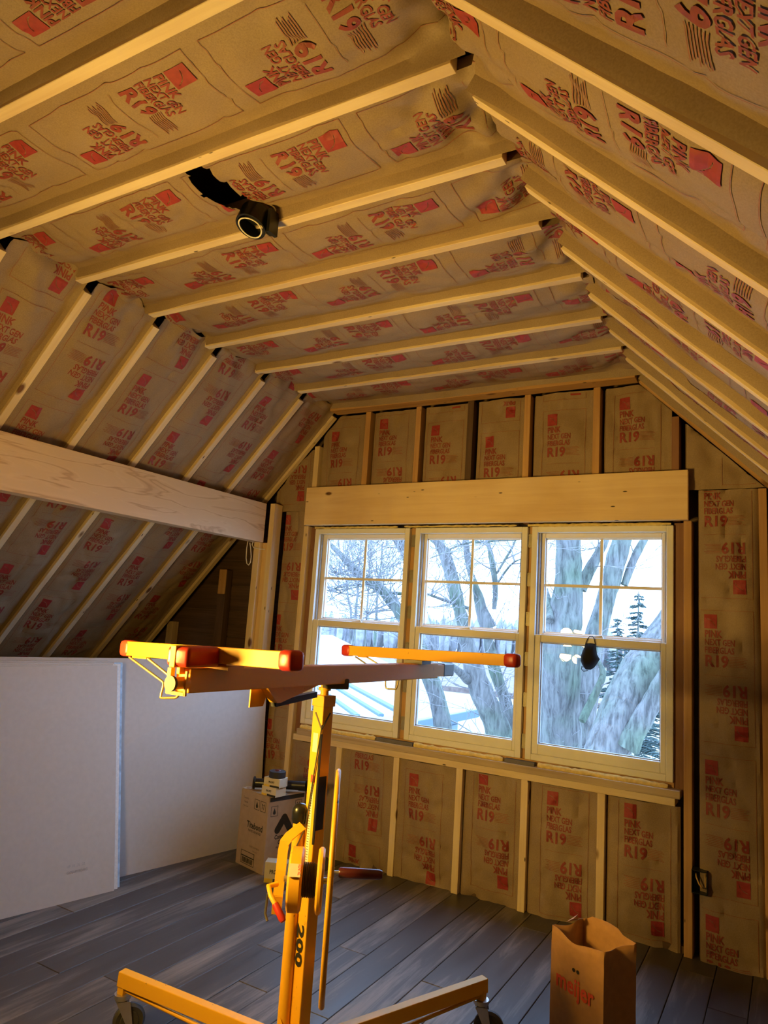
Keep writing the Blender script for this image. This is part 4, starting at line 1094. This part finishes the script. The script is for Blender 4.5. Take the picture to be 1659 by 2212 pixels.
MB().tube([(-0.982, 3.918, 1.430), (-0.972, 3.918, 1.455), (-0.962, 3.924, 1.470), (-0.945, 3.924, 1.471), (-0.936, 3.918, 1.455), (-0.930, 3.918, 1.430)], 0.0022, 6).build('ear_loop', 'mask_cloth', mk, smooth=60)
MB().tube([(-0.998, 3.916, 1.308), (-1.000, 3.912, 1.292), (-0.988, 3.910, 1.282), (-0.965, 3.912, 1.288)], 0.0022, 6).build('ear_loop', 'mask_cloth', mk, smooth=60)

# ---- the work light that lights the room, standing left of the frame
def work_light():
    P = Vector((-1.86, 0.90, 0.0))
    r = thing('work_light', P, 'tripod work light with folding glowing lamp heads', 'work light')
    MB().tube([P + Vector((0, 0, 0.32)), P + Vector((0, 0, 1.30))], 0.013, 12).build('pole', 'black_plastic', r, smooth=40)
    for k in range(3):
        a = math.radians(100 + 120 * k)
        MB().tube([P + Vector((0, 0, 0.36)), P + Vector((math.cos(a) * 0.26, math.sin(a) * 0.26, 0.0))], 0.009, 8).build('leg', 'black_plastic', r, smooth=40)
    hc_ = P + Vector((0, 0, 1.36))
    MB().lathe(hc_ - Vector((0, 0, 0.06)), (0, 0, 1), [(0, 0), (0.02, 0), (0.03, 0.03), (0.03, 0.05), (0, 0.05)], 20).build('head_hub', 'black_plastic', r, smooth=40)
    for k, (ax_, pos, sz_) in enumerate((((0.15, 0.50, 0.85), (0.03, 0.03, 0.135), 0.026), ((0.28, 0.82, 0.50), (-0.10, 0.0, 0.125), 0.052), ((0.75, 0.62, -0.20), (0.05, 0.09, -0.12), 0.042),
                                         ((0.85, 0.50, 0.10), (0.12, 0.02, 0.02), 0.046), ((0.40, 0.82, 0.40), (-0.04, 0.08, -0.03), 0.046), ((0.42, 0.78, -0.48), (-0.06, 0.10, -0.10), 0.052))):
        fwd = Vector(ax_).normalized(); d = fwd.cross(Vector((0.3, -0.2, 1.0))).normalized(); t_ = fwd.cross(d)
        c = hc_ + Vector(pos); n = 20
        m = MB(); ring0 = [c + d * 0.055 * math.cos(2 * math.pi * i / n) + t_ * sz_ * math.sin(2 * math.pi * i / n) for i in range(n)]
        m.prism(ring0, fwd * 0.006); m.build('lamp_panel', 'lamp_glow', r)
        m = MB(); ring1 = [c - fwd * 0.012 + d * 0.066 * math.cos(2 * math.pi * i / n) + t_ * (sz_ + 0.010) * math.sin(2 * math.pi * i / n) for i in range(n)]
        m.prism(ring1, fwd * 0.010)
        for i in range(n):
            j = (i + 1) % n; o_ = fwd * 0.010
            p = [c - fwd * 0.004 + d * 0.066 * math.cos(2 * math.pi * q / n) + t_ * (sz_ + 0.010) * math.sin(2 * math.pi * q / n) for q in (i, j)]
            m.prism([p[0], p[1], p[1] + o_, p[0] + o_], (c - p[0]).normalized() * 0.003)
        m.build('panel_shell', 'black_plastic', r)
        MB().tube([hc_ - Vector((0, 0, 0.02)), c - fwd * 0.012], 0.006, 8).build('panel_arm', 'black_plastic', r, smooth=50)
work_light()

# ================================================================== OUTSIDE
GZ = -3.0
g = MB().span((-60, 4.6, GZ - 0.3), (40, 120, GZ)).build('ground', 'dry_grass'); struct(g)
g2 = MB().span((-60, 46, GZ), (40, 90, GZ + 0.35)).build('brush_field', 'brush_field')
g2['kind'] = 'stuff'; g2['label'] = 'brown brushy field beyond the lawn'; g2['category'] = 'field'
rr = random.Random(21)
m = MB()
for k in range(420):
    x_ = -85 + k * 0.30 + rr.uniform(-1, 1); y_ = 94 + rr.uniform(-3, 6); h_ = rr.uniform(4.4, 6.0) + 0.6 * math.sin(k * 0.05)
    m.lathe((x_, y_, GZ), (0, 0, 1), [(0.15, 0), (0.55, h_ * 0.35), (0.62, h_ * 0.6), (0.35, h_ * 0.88), (0, h_)], 5)
tl = m.build('treeline', 'far_woods'); tl['kind'] = 'stuff'; tl['label'] = 'hazy line of distant bare woods at the horizon'; tl['category'] = 'woods'
LIMBS = {
    'A': [
        [(-2.58,9.22,-2.05,0.34),(-2.55,9.08,-0.94,0.298),(-2.54,8.97,-0.11,0.271),(-2.54,8.88,0.62,0.258),(-2.51,8.81,1.3,0.244),(-2.46,8.81,1.7,0.208),(-2.43,8.8,2.04,0.168),(-2.43,8.76,2.45,0.163),(-2.44,8.7,3.03,0.146),(-2.44,8.52,4.19,0.117)],
        [(-2.33,8.98,2.04,0.081),(-2.26,9.03,2.24,0.081),(-2.16,9.09,2.47,0.067),(-2.08,9.15,2.67,0.053),(-2.03,9.19,2.86,0.046),(-1.94,9.22,3.3,0.034)],
        [(-2.58,8.55,1.62,0.055),(-2.69,8.83,1.88,0.038),(-2.84,9.1,2.09,0.035),(-3.03,9.32,2.41,0.031)],
    ],
    'B': [
        [(-2.13,7.94,-1.31,0.341),(-1.94,7.99,-0.41,0.296),(-1.81,8.06,0.17,0.229),(-1.66,8.18,0.57,0.252),(-1.47,8.31,1.02,0.268),(-1.23,8.47,1.47,0.245),(-0.87,8.67,2.09,0.208),(-0.32,8.93,3.02,0.158)],
        [(-1.54,7.99,0.34,0.121),(-1.38,7.98,0.68,0.104),(-1.23,7.98,0.98,0.092),(-1.0,8.0,1.39,0.08)],
    ],
    'C': [
        [(-2.87,10.98,-2.36,0.319),(-2.82,10.76,-0.72,0.27),(-2.77,10.72,-0.05,0.237),(-2.68,10.67,0.75,0.211),(-2.61,10.69,1.16,0.177),(-2.48,10.71,1.71,0.144),(-2.4,10.74,2.05,0.137),(-2.31,10.77,2.47,0.145),(-2.19,10.8,2.96,0.145),(-2.09,10.76,3.73,0.125),(-1.93,10.72,4.78,0.098)],
        [(-2.18,10.91,2.25,0.056),(-2.09,10.99,2.58,0.062),(-2.0,11.08,2.83,0.063),(-1.9,11.19,3.06,0.052),(-1.72,11.31,3.45,0.04)],
        [(-2.19,8.64,0.47,0.041),(-2.16,8.7,0.57,0.05),(-2.09,8.77,0.75,0.046),(-2.02,8.83,0.94,0.041),(-2.01,8.88,1.05,0.037),(-2.05,8.89,1.14,0.028),(-2.11,8.9,1.23,0.023)],
    ],
    'E': [
        [(-2.95,9.29,-1.07,0.252),(-3.15,9.12,-0.39,0.209),(-3.3,9.01,0.06,0.174),(-3.44,8.93,0.4,0.157),(-3.59,8.85,0.74,0.146),(-3.72,8.75,1.21,0.104),(-3.8,8.7,1.56,0.086),(-3.89,8.65,1.89,0.086),(-3.98,8.6,2.23,0.081),(-4.09,8.55,2.5,0.069),(-4.2,8.51,2.72,0.06),(-4.34,8.44,3.03,0.051)],
        [(-3.36,9.54,0.1,0.083),(-3.45,9.51,0.48,0.084),(-3.6,9.44,0.9,0.089),(-3.68,9.42,1.2,0.085),(-3.73,9.44,1.41,0.063)],
        [(-3.68,9.34,1.48,0.116),(-3.79,9.31,1.74,0.086),(-3.87,9.29,2.0,0.059),(-3.97,9.26,2.27,0.05),(-4.03,9.26,2.54,0.051),(-4.07,9.27,2.77,0.051),(-4.11,9.27,3.11,0.037)],
        [(-3.76,9.72,1.76,0.033),(-3.76,9.74,2.04,0.042),(-3.8,9.74,2.32,0.047),(-3.85,9.76,2.51,0.045),(-3.9,9.78,2.66,0.033),(-3.96,9.8,2.81,0.024),(-4.01,9.82,2.98,0.019)],
        [(-3.7,8.75,0.8,0.071),(-3.7,8.5,0.89,0.053),(-3.7,8.24,0.98,0.036),(-3.7,8.0,1.06,0.027),(-3.7,7.74,1.16,0.019)],
        [(-3.83,8.97,1.73,0.026),(-3.9,8.69,1.77,0.026),(-3.93,8.43,1.8,0.023),(-3.96,8.18,1.83,0.018),(-3.96,7.94,1.85,0.014)],
        [(-3.98,8.63,2.45,0.026),(-4.09,8.65,2.51,0.035),(-4.2,8.66,2.57,0.035),(-4.32,8.66,2.66,0.036),(-4.44,8.66,2.78,0.031)],
        [(-2.85,8.11,2.57,0.019),(-3.09,7.89,2.52,0.016),(-3.17,7.77,2.48,0.014),(-3.26,7.63,2.47,0.011),(-3.34,7.51,2.42,0.01),(-3.4,7.4,2.37,0.01),(-3.46,7.29,2.3,0.008),(-3.57,7.16,2.22,0.007)],
        [(-3.75,9.74,2.28,0.019),(-3.63,9.74,2.49,0.019),(-3.53,9.73,2.65,0.017),(-3.45,9.7,2.82,0.014)],
        [(-3.74,9.77,2.15,0.016),(-3.6,9.71,2.32,0.016),(-3.47,9.64,2.43,0.013),(-3.33,9.6,2.49,0.01)],
    ],
    'F': [
        [(-4.77,10.43,-0.3,0.145),(-5.16,10.14,1.1,0.132),(-5.45,10.08,1.59,0.112),(-5.66,10.12,1.77,0.098),(-5.9,10.14,1.99,0.084),(-6.12,10.18,2.09,0.078),(-6.41,10.18,2.25,0.071),(-6.63,10.22,2.41,0.064),(-6.86,10.25,2.59,0.049),(-7.09,10.28,2.76,0.037)],
        [(-5.53,10.76,1.93,0.118),(-5.69,10.72,2.44,0.104),(-5.85,10.71,2.76,0.097),(-6.01,10.73,2.96,0.09),(-6.19,10.69,3.37,0.074)],
        [(-6.45,10.38,2.31,0.029),(-6.47,10.16,2.3,0.013),(-6.51,9.94,2.27,0.011),(-6.53,9.74,2.2,0.008),(-6.51,9.55,2.16,0.005)],
        [(-5.68,10.43,1.96,0.028),(-5.9,10.38,1.97,0.024),(-6.03,10.37,1.99,0.019),(-6.17,10.35,2.07,0.011)],
        [(-6.34,10.25,2.08,0.01),(-6.48,10.06,2.04,0.01),(-6.57,9.9,2.0,0.01),(-6.66,9.74,1.94,0.008),(-6.66,9.62,1.92,0.006)],
        [(-6.35,10.25,2.06,0.01),(-6.45,10.03,1.99,0.009),(-6.54,9.82,1.89,0.008),(-6.58,9.64,1.77,0.006),(-6.56,9.48,1.71,0.005)],
        [(-5.73,10.19,1.79,0.011),(-5.78,10.02,1.74,0.011),(-5.87,9.83,1.62,0.009),(-5.9,9.67,1.52,0.006)],
    ],
    'G': [
        [(-11.88,18.87,1.34,0.052),(-11.83,18.79,1.94,0.039),(-11.78,18.73,2.46,0.03),(-11.72,18.64,3.15,0.024),(-11.68,18.57,3.67,0.017),(-11.65,18.49,4.19,0.012)],
        [(-12.54,19.66,1.32,0.037),(-12.59,19.5,2.04,0.031),(-12.64,19.36,2.66,0.022),(-12.69,19.2,3.38,0.016),(-12.69,19.07,4.1,0.011)],
        [(-10.8,18.32,1.38,0.042),(-10.76,18.21,2.12,0.033),(-10.67,18.14,2.79,0.028),(-10.62,18.08,3.28,0.023),(-10.6,18.01,3.78,0.017)],
        [(-12.54,20.61,2.58,0.029),(-12.51,20.52,3.14,0.025),(-12.46,20.46,3.61,0.019),(-12.42,20.4,4.08,0.013)],
    ],
}
def smooth_path(P, n=4):
    out = []
    for i in range(len(P) - 1):
        p0, p1, p2, p3 = (np.array(P[max(0, min(len(P) - 1, i + k))]) for k in (-1, 0, 1, 2))
        for j in range(n):
            t = j / n
            out.append(0.5 * ((2 * p1) + (-p0 + p2) * t + (2 * p0 - 5 * p1 + 4 * p2 - p3) * t * t + (-p0 + 3 * p1 - 3 * p2 + p3) * t ** 3))
    out.append(np.array(P[-1])); return out
def twig(m, p, d, ln, r, rr, depth=0):
    pts, rs = [Vector(p)], [r]; d = Vector(d).normalized(); n = 5
    for i in range(n):
        d = (d + Vector((rr.uniform(-1, 1), rr.uniform(-1, 1), rr.uniform(-0.7, 1.1))) * 0.22).normalized()
        pts.append(pts[-1] + d * ln / n); rs.append(max(0.0035, r * (1 - (i + 1) / (n + 0.7))))
        if depth < 2 and i > 0 and rr.random() < 0.75:
            e = (d + Vector((rr.uniform(-1, 1), rr.uniform(-1, 1), rr.uniform(-0.6, 1.0))) * 0.9).normalized()
            twig(m, pts[-1], e, ln * rr.uniform(0.35, 0.6), rs[-1] * 0.75, rr, depth + 1)
    m.tube(pts, rs, 4, cap=False)
TREES = {'A': ('big old maple trunk with shaggy bark outside the right window', 26, 0.7),
         'B': ('thick leaning maple trunk low in the right window', 5, 0.5),
         'C': ('tall forked maple behind the shaggy trunk', 14, 0.9),
         'E': ('leaning bare maple with stubby limbs outside the middle window', 110, 1.1),
         'F': ('bare maple with a long drooping limb outside the left window', 170, 1.3),
         'G': ('slender bare trees standing behind the barn roof', 60, 2.2)}
for k, (lab, ntw, tl_) in TREES.items():
    rr = random.Random(ord(k)); lim = LIMBS[k]
    if k == 'G':
        for li, l in enumerate(lim):
            b0 = l[0]
            t = thing('bare_tree', (b0[0], b0[1], GZ), ['thickest slender bare tree, seen near the middle of the left window', 'leftmost slender bare tree beyond the barn, in the left window', 'slender bare tree right of centre in the left window', 'thin upright bare tree just right of the left window\'s middle bar'][li], 'tree', 'slender trees behind the barn')
            P = [(b0[0], b0[1], GZ, b0[3] * 1.7)] + l
            sp = smooth_path(P, 3)
            MB().tube([q[:3] for q in sp], [max(0.006, q[3]) for q in sp], 7).build('trunk', 'bark', t, smooth=60)
            m = MB()
            for q in range(26):
                s = rr.choice(sp[5:]); twig(m, s[:3], (rr.uniform(-1, 1), rr.uniform(-1, 1), rr.uniform(0.1, 1.2)), tl_ * rr.uniform(0.4, 1), 0.012, rr, 0)
            m.build('twigs', 'twig', t)['kind'] = 'stuff'
        continue
    b0 = lim[0][0]
    t = thing('bare_maple', (b0[0], b0[1], GZ), lab, 'tree', 'maples outside the windows')
    allp = []
    for li, l in enumerate(lim):
        P = [tuple(q) for q in l]
        if li == 0: P = [(P[0][0], P[0][1], GZ, P[0][3] * 1.25)] + P
        sp = smooth_path(P, 5)
        seg = 16 if max(q[3] for q in sp) > 0.1 else 8
        pts = [Vector(q[:3]) for q in sp]; rs = []
        for i, q in enumerate(sp): rs.append(max(0.004, q[3]) * (1 + 0.10 * noise.noise((i * 0.6, li * 3.3, ord(k)))))
        ob = MB().tube(pts, rs, seg).build('trunk' if li == 0 else 'limb', 'bark', t, smooth=60)
        if seg == 16:
            for v in ob.data.vertices:
                w_ = v.co + wpos(ob)
                a = noise.noise((w_.x * 9, w_.y * 9, w_.z * 1.6)) * 0.6 + noise.noise((w_.x * 22, w_.y * 22, w_.z * 4)) * 0.4
                v.co += v.normal * a * 0.028
        allp += [(q, li) for q in sp[4:]]
    m = MB()
    for q in range(ntw):
        s, li = rr.choice(allp)
        up_ = rr.uniform(-0.3, 1.0)
        d = Vector((rr.uniform(-1, 1), rr.uniform(-1, 0.6), up_))
        twig(m, s[:3], d, tl_ * rr.uniform(0.4, 1.2), rr.uniform(0.005, 0.013), rr, 0)
    m.build('twigs', 'twig', t)['kind'] = 'stuff'
def spruce(loc, h, label, seed):
    rr = random.Random(seed); t = thing('spruce_tree', loc, label, 'tree', 'spruces on the lawn'); L_ = Vector(loc)
    MB().tube([L_, L_ + Vector((0, 0, h))], [0.10, 0.012], 8).build('trunk', 'bark', t, smooth=60)
    m = MB(); z = h * 0.97; k = 0
    while z > h * 0.12:
        rad = 0.12 + (h - z) * 0.30
        for i in range(rr.randint(8, 12)):
            a = rr.uniform(0, 6.28); d = Vector((math.cos(a), math.sin(a), 0)); ln = rad * rr.uniform(0.6, 1.1)
            p0 = L_ + Vector((0, 0, z + rr.uniform(-0.12, 0.12))); p1 = p0 + d * ln + Vector((0, 0, -0.16 * ln)); m.tube([p0, p0.lerp(p1, .5) + Vector((0, 0, -0.06 * ln)), p1], [0.022, 0.016, 0.006], 4)
            s = d.cross(Vector((0, 0, 1)))
            for j in range(2, 8):
                q = p0.lerp(p1, j / 8); b_ = ln * 0.22 * (1.15 - j / 9)
                for sg in (-1, 1): m.tube([q, q + s * sg * b_ + d * b_ * 0.7 + Vector((0, 0, rr.uniform(-0.05, 0.03)))], [0.024, 0.012], 4)
        z -= 0.20 + 0.1 * rr.random()
    m.build('boughs', 'spruce_needles', t)
spruce((-4.20, 23.2, GZ), 5.95, 'tall thin spruce seen in the right window', 4)
spruce((-5.60, 26.9, GZ), 5.2, 'shorter spruce left of the tall one', 9)
# barn with a pale roof
bn = thing('barn', (-9.5, 12.0, GZ), 'barn with a wide pale roof and blue-white siding below the windows', 'barn')
m = MB(); m.prism([(-6.10, 8.0, -0.36), (-6.10, 15.0, -0.36), (-12.8, 19.0, 0.85), (-13.0, 8.0, 0.85)], (0, 0, 0.10)); m.build('roof', 'barn_roof', bn)
m = MB(); m.prism([(-13.0, 8.0, 0.85), (-12.8, 19.0, 0.85), (-18.0, 19.0, -0.36), (-18.0, 8.0, -0.36)], (0, 0, 0.10)); m.build('roof', 'barn_roof', bn)
MB().bar((-6.08, 8.0, -0.38), (-6.08, 15.0, -0.38), 0.05, 0.16).build('fascia', 'roof_blue', bn)
MB().span((-17.8, 8.3, GZ), (-6.42, 14.7, -0.45)).build('wall', 'barn_siding', bn)
for k in range(11): MB().bar((-6.41, 8.3, -0.62 - k * 0.2), (-6.41, 14.7, -0.62 - k * 0.2), 0.03, 0.012).build('siding_lap', 'roof_blue', bn)
# nearer ribbed metal roof
A_, d_, o_ = Vector((-7.9, 12.0, 0.27)), Vector((0.69, -0.724, 0.0)), Vector((-0.72, -0.69, -0.06)).normalized()
sr = thing('porch_roof', (-7.5, 9.0, GZ), 'ribbed pale metal roof low in the left window', 'roof')
m = MB(); m.prism([A_, A_ + d_ * 5.2, A_ + d_ * 5.2 + o_ * 2.6, A_ + o_ * 2.6], (0, 0, 0.04)); m.build('roof_sheet', 'barn_roof', sr)
for k in range(9):
    q = A_ + o_ * (0.02 + k * 0.31) + Vector((0, 0, 0.05))
    MB().bar(q, q + d_ * 5.2, 0.07 if k else 0.10, 0.05, bev=0.01).build('rib', 'roof_blue', sr)
for (u_, v_) in ((0.3, 0.3), (4.9, 0.3), (0.3, 2.3), (4.9, 2.3)):
    q = A_ + d_ * u_ + o_ * v_; MB().span((q.x - 0.06, q.y - 0.06, GZ), (q.x + 0.06, q.y + 0.06, q.z + 0.01)).build('post', 'barn_siding', sr)
# cart with a slow-vehicle triangle, pallet and blue crate on the lawn
ct = thing('farm_cart', (-8.3, 36.2, GZ), 'small farm cart with an orange triangle sign on the lawn', 'cart')
MB().span((-8.8, 36.0, -2.55), (-7.5, 37.2, -2.35)).build('bed', 'cart_grey', ct)
for dx in (-8.6, -7.7): MB().lathe((dx, 36.2, GZ + 0.25), (1, 0, 0), [(0, 0), (0.25, 0), (0.25, 0.12), (0, 0.12)], 16).build('wheel', 'black_plastic', ct, smooth=40)
MB().prism([(-8.62, 35.98, -2.88), (-8.0, 35.98, -2.88), (-8.22, 35.98, -2.33), (-8.40, 35.98, -2.33)], (0, 0.02, 0)).build('triangle_border', 'safety_red', ct)
MB().prism([(-8.50, 35.955, -2.80), (-8.12, 35.955, -2.80), (-8.31, 35.955, -2.40)], (0, 0.02, 0)).build('triangle_sign', 'safety_orange', ct)
MB().tube([(-8.7, 36.1, -2.35), (-8.6, 36.1, -2.1), (-7.6, 36.1, -2.1), (-7.5, 36.1, -2.35)], 0.02, 6).build('rail', 'steel', ct)
pl = thing('pallet', (-5.4, 33.7, GZ), 'grey wooden pallet lying on the lawn', 'pallet')
for k in range(5): MB().span((-6.0, 33.1 + k * 0.28, GZ + 0.10), (-4.7, 33.3 + k * 0.28, GZ + 0.13)).build('slat', 'cart_grey', pl)
for k in range(3): MB().span((-5.98 + k * 0.6, 33.1, GZ), (-5.88 + k * 0.6, 34.4, GZ + 0.10)).build('runner', 'cart_grey', pl)
bc = thing('wheelbarrow', (-5.8, 30.2, GZ), 'blue wheelbarrow at the foot of the leaning trunk', 'wheelbarrow')
MB().prism([(-6.15, 30.0, -2.45), (-5.5, 30.0, -2.45), (-5.6, 30.1, -2.72), (-6.0, 30.1, -2.72)], (0, 0.5, 0)).build('tray', 'cart_blue', bc)
MB().lathe((-6.1, 30.2, GZ + 0.17), (0, 1, 0), [(0, 0), (0.17, 0), (0.17, 0.08), (0, 0.08)], 16).build('wheel', 'black_plastic', bc, smooth=40)
MB().tube([(-6.1, 30.2, -2.8), (-5.6, 30.2, -2.75), (-5.0, 30.2, -2.5)], 0.025, 6).tube([(-5.6, 30.2, -2.75), (-5.5, 30.2, GZ)], 0.025, 6).build('handle', 'cart_blue', bc)
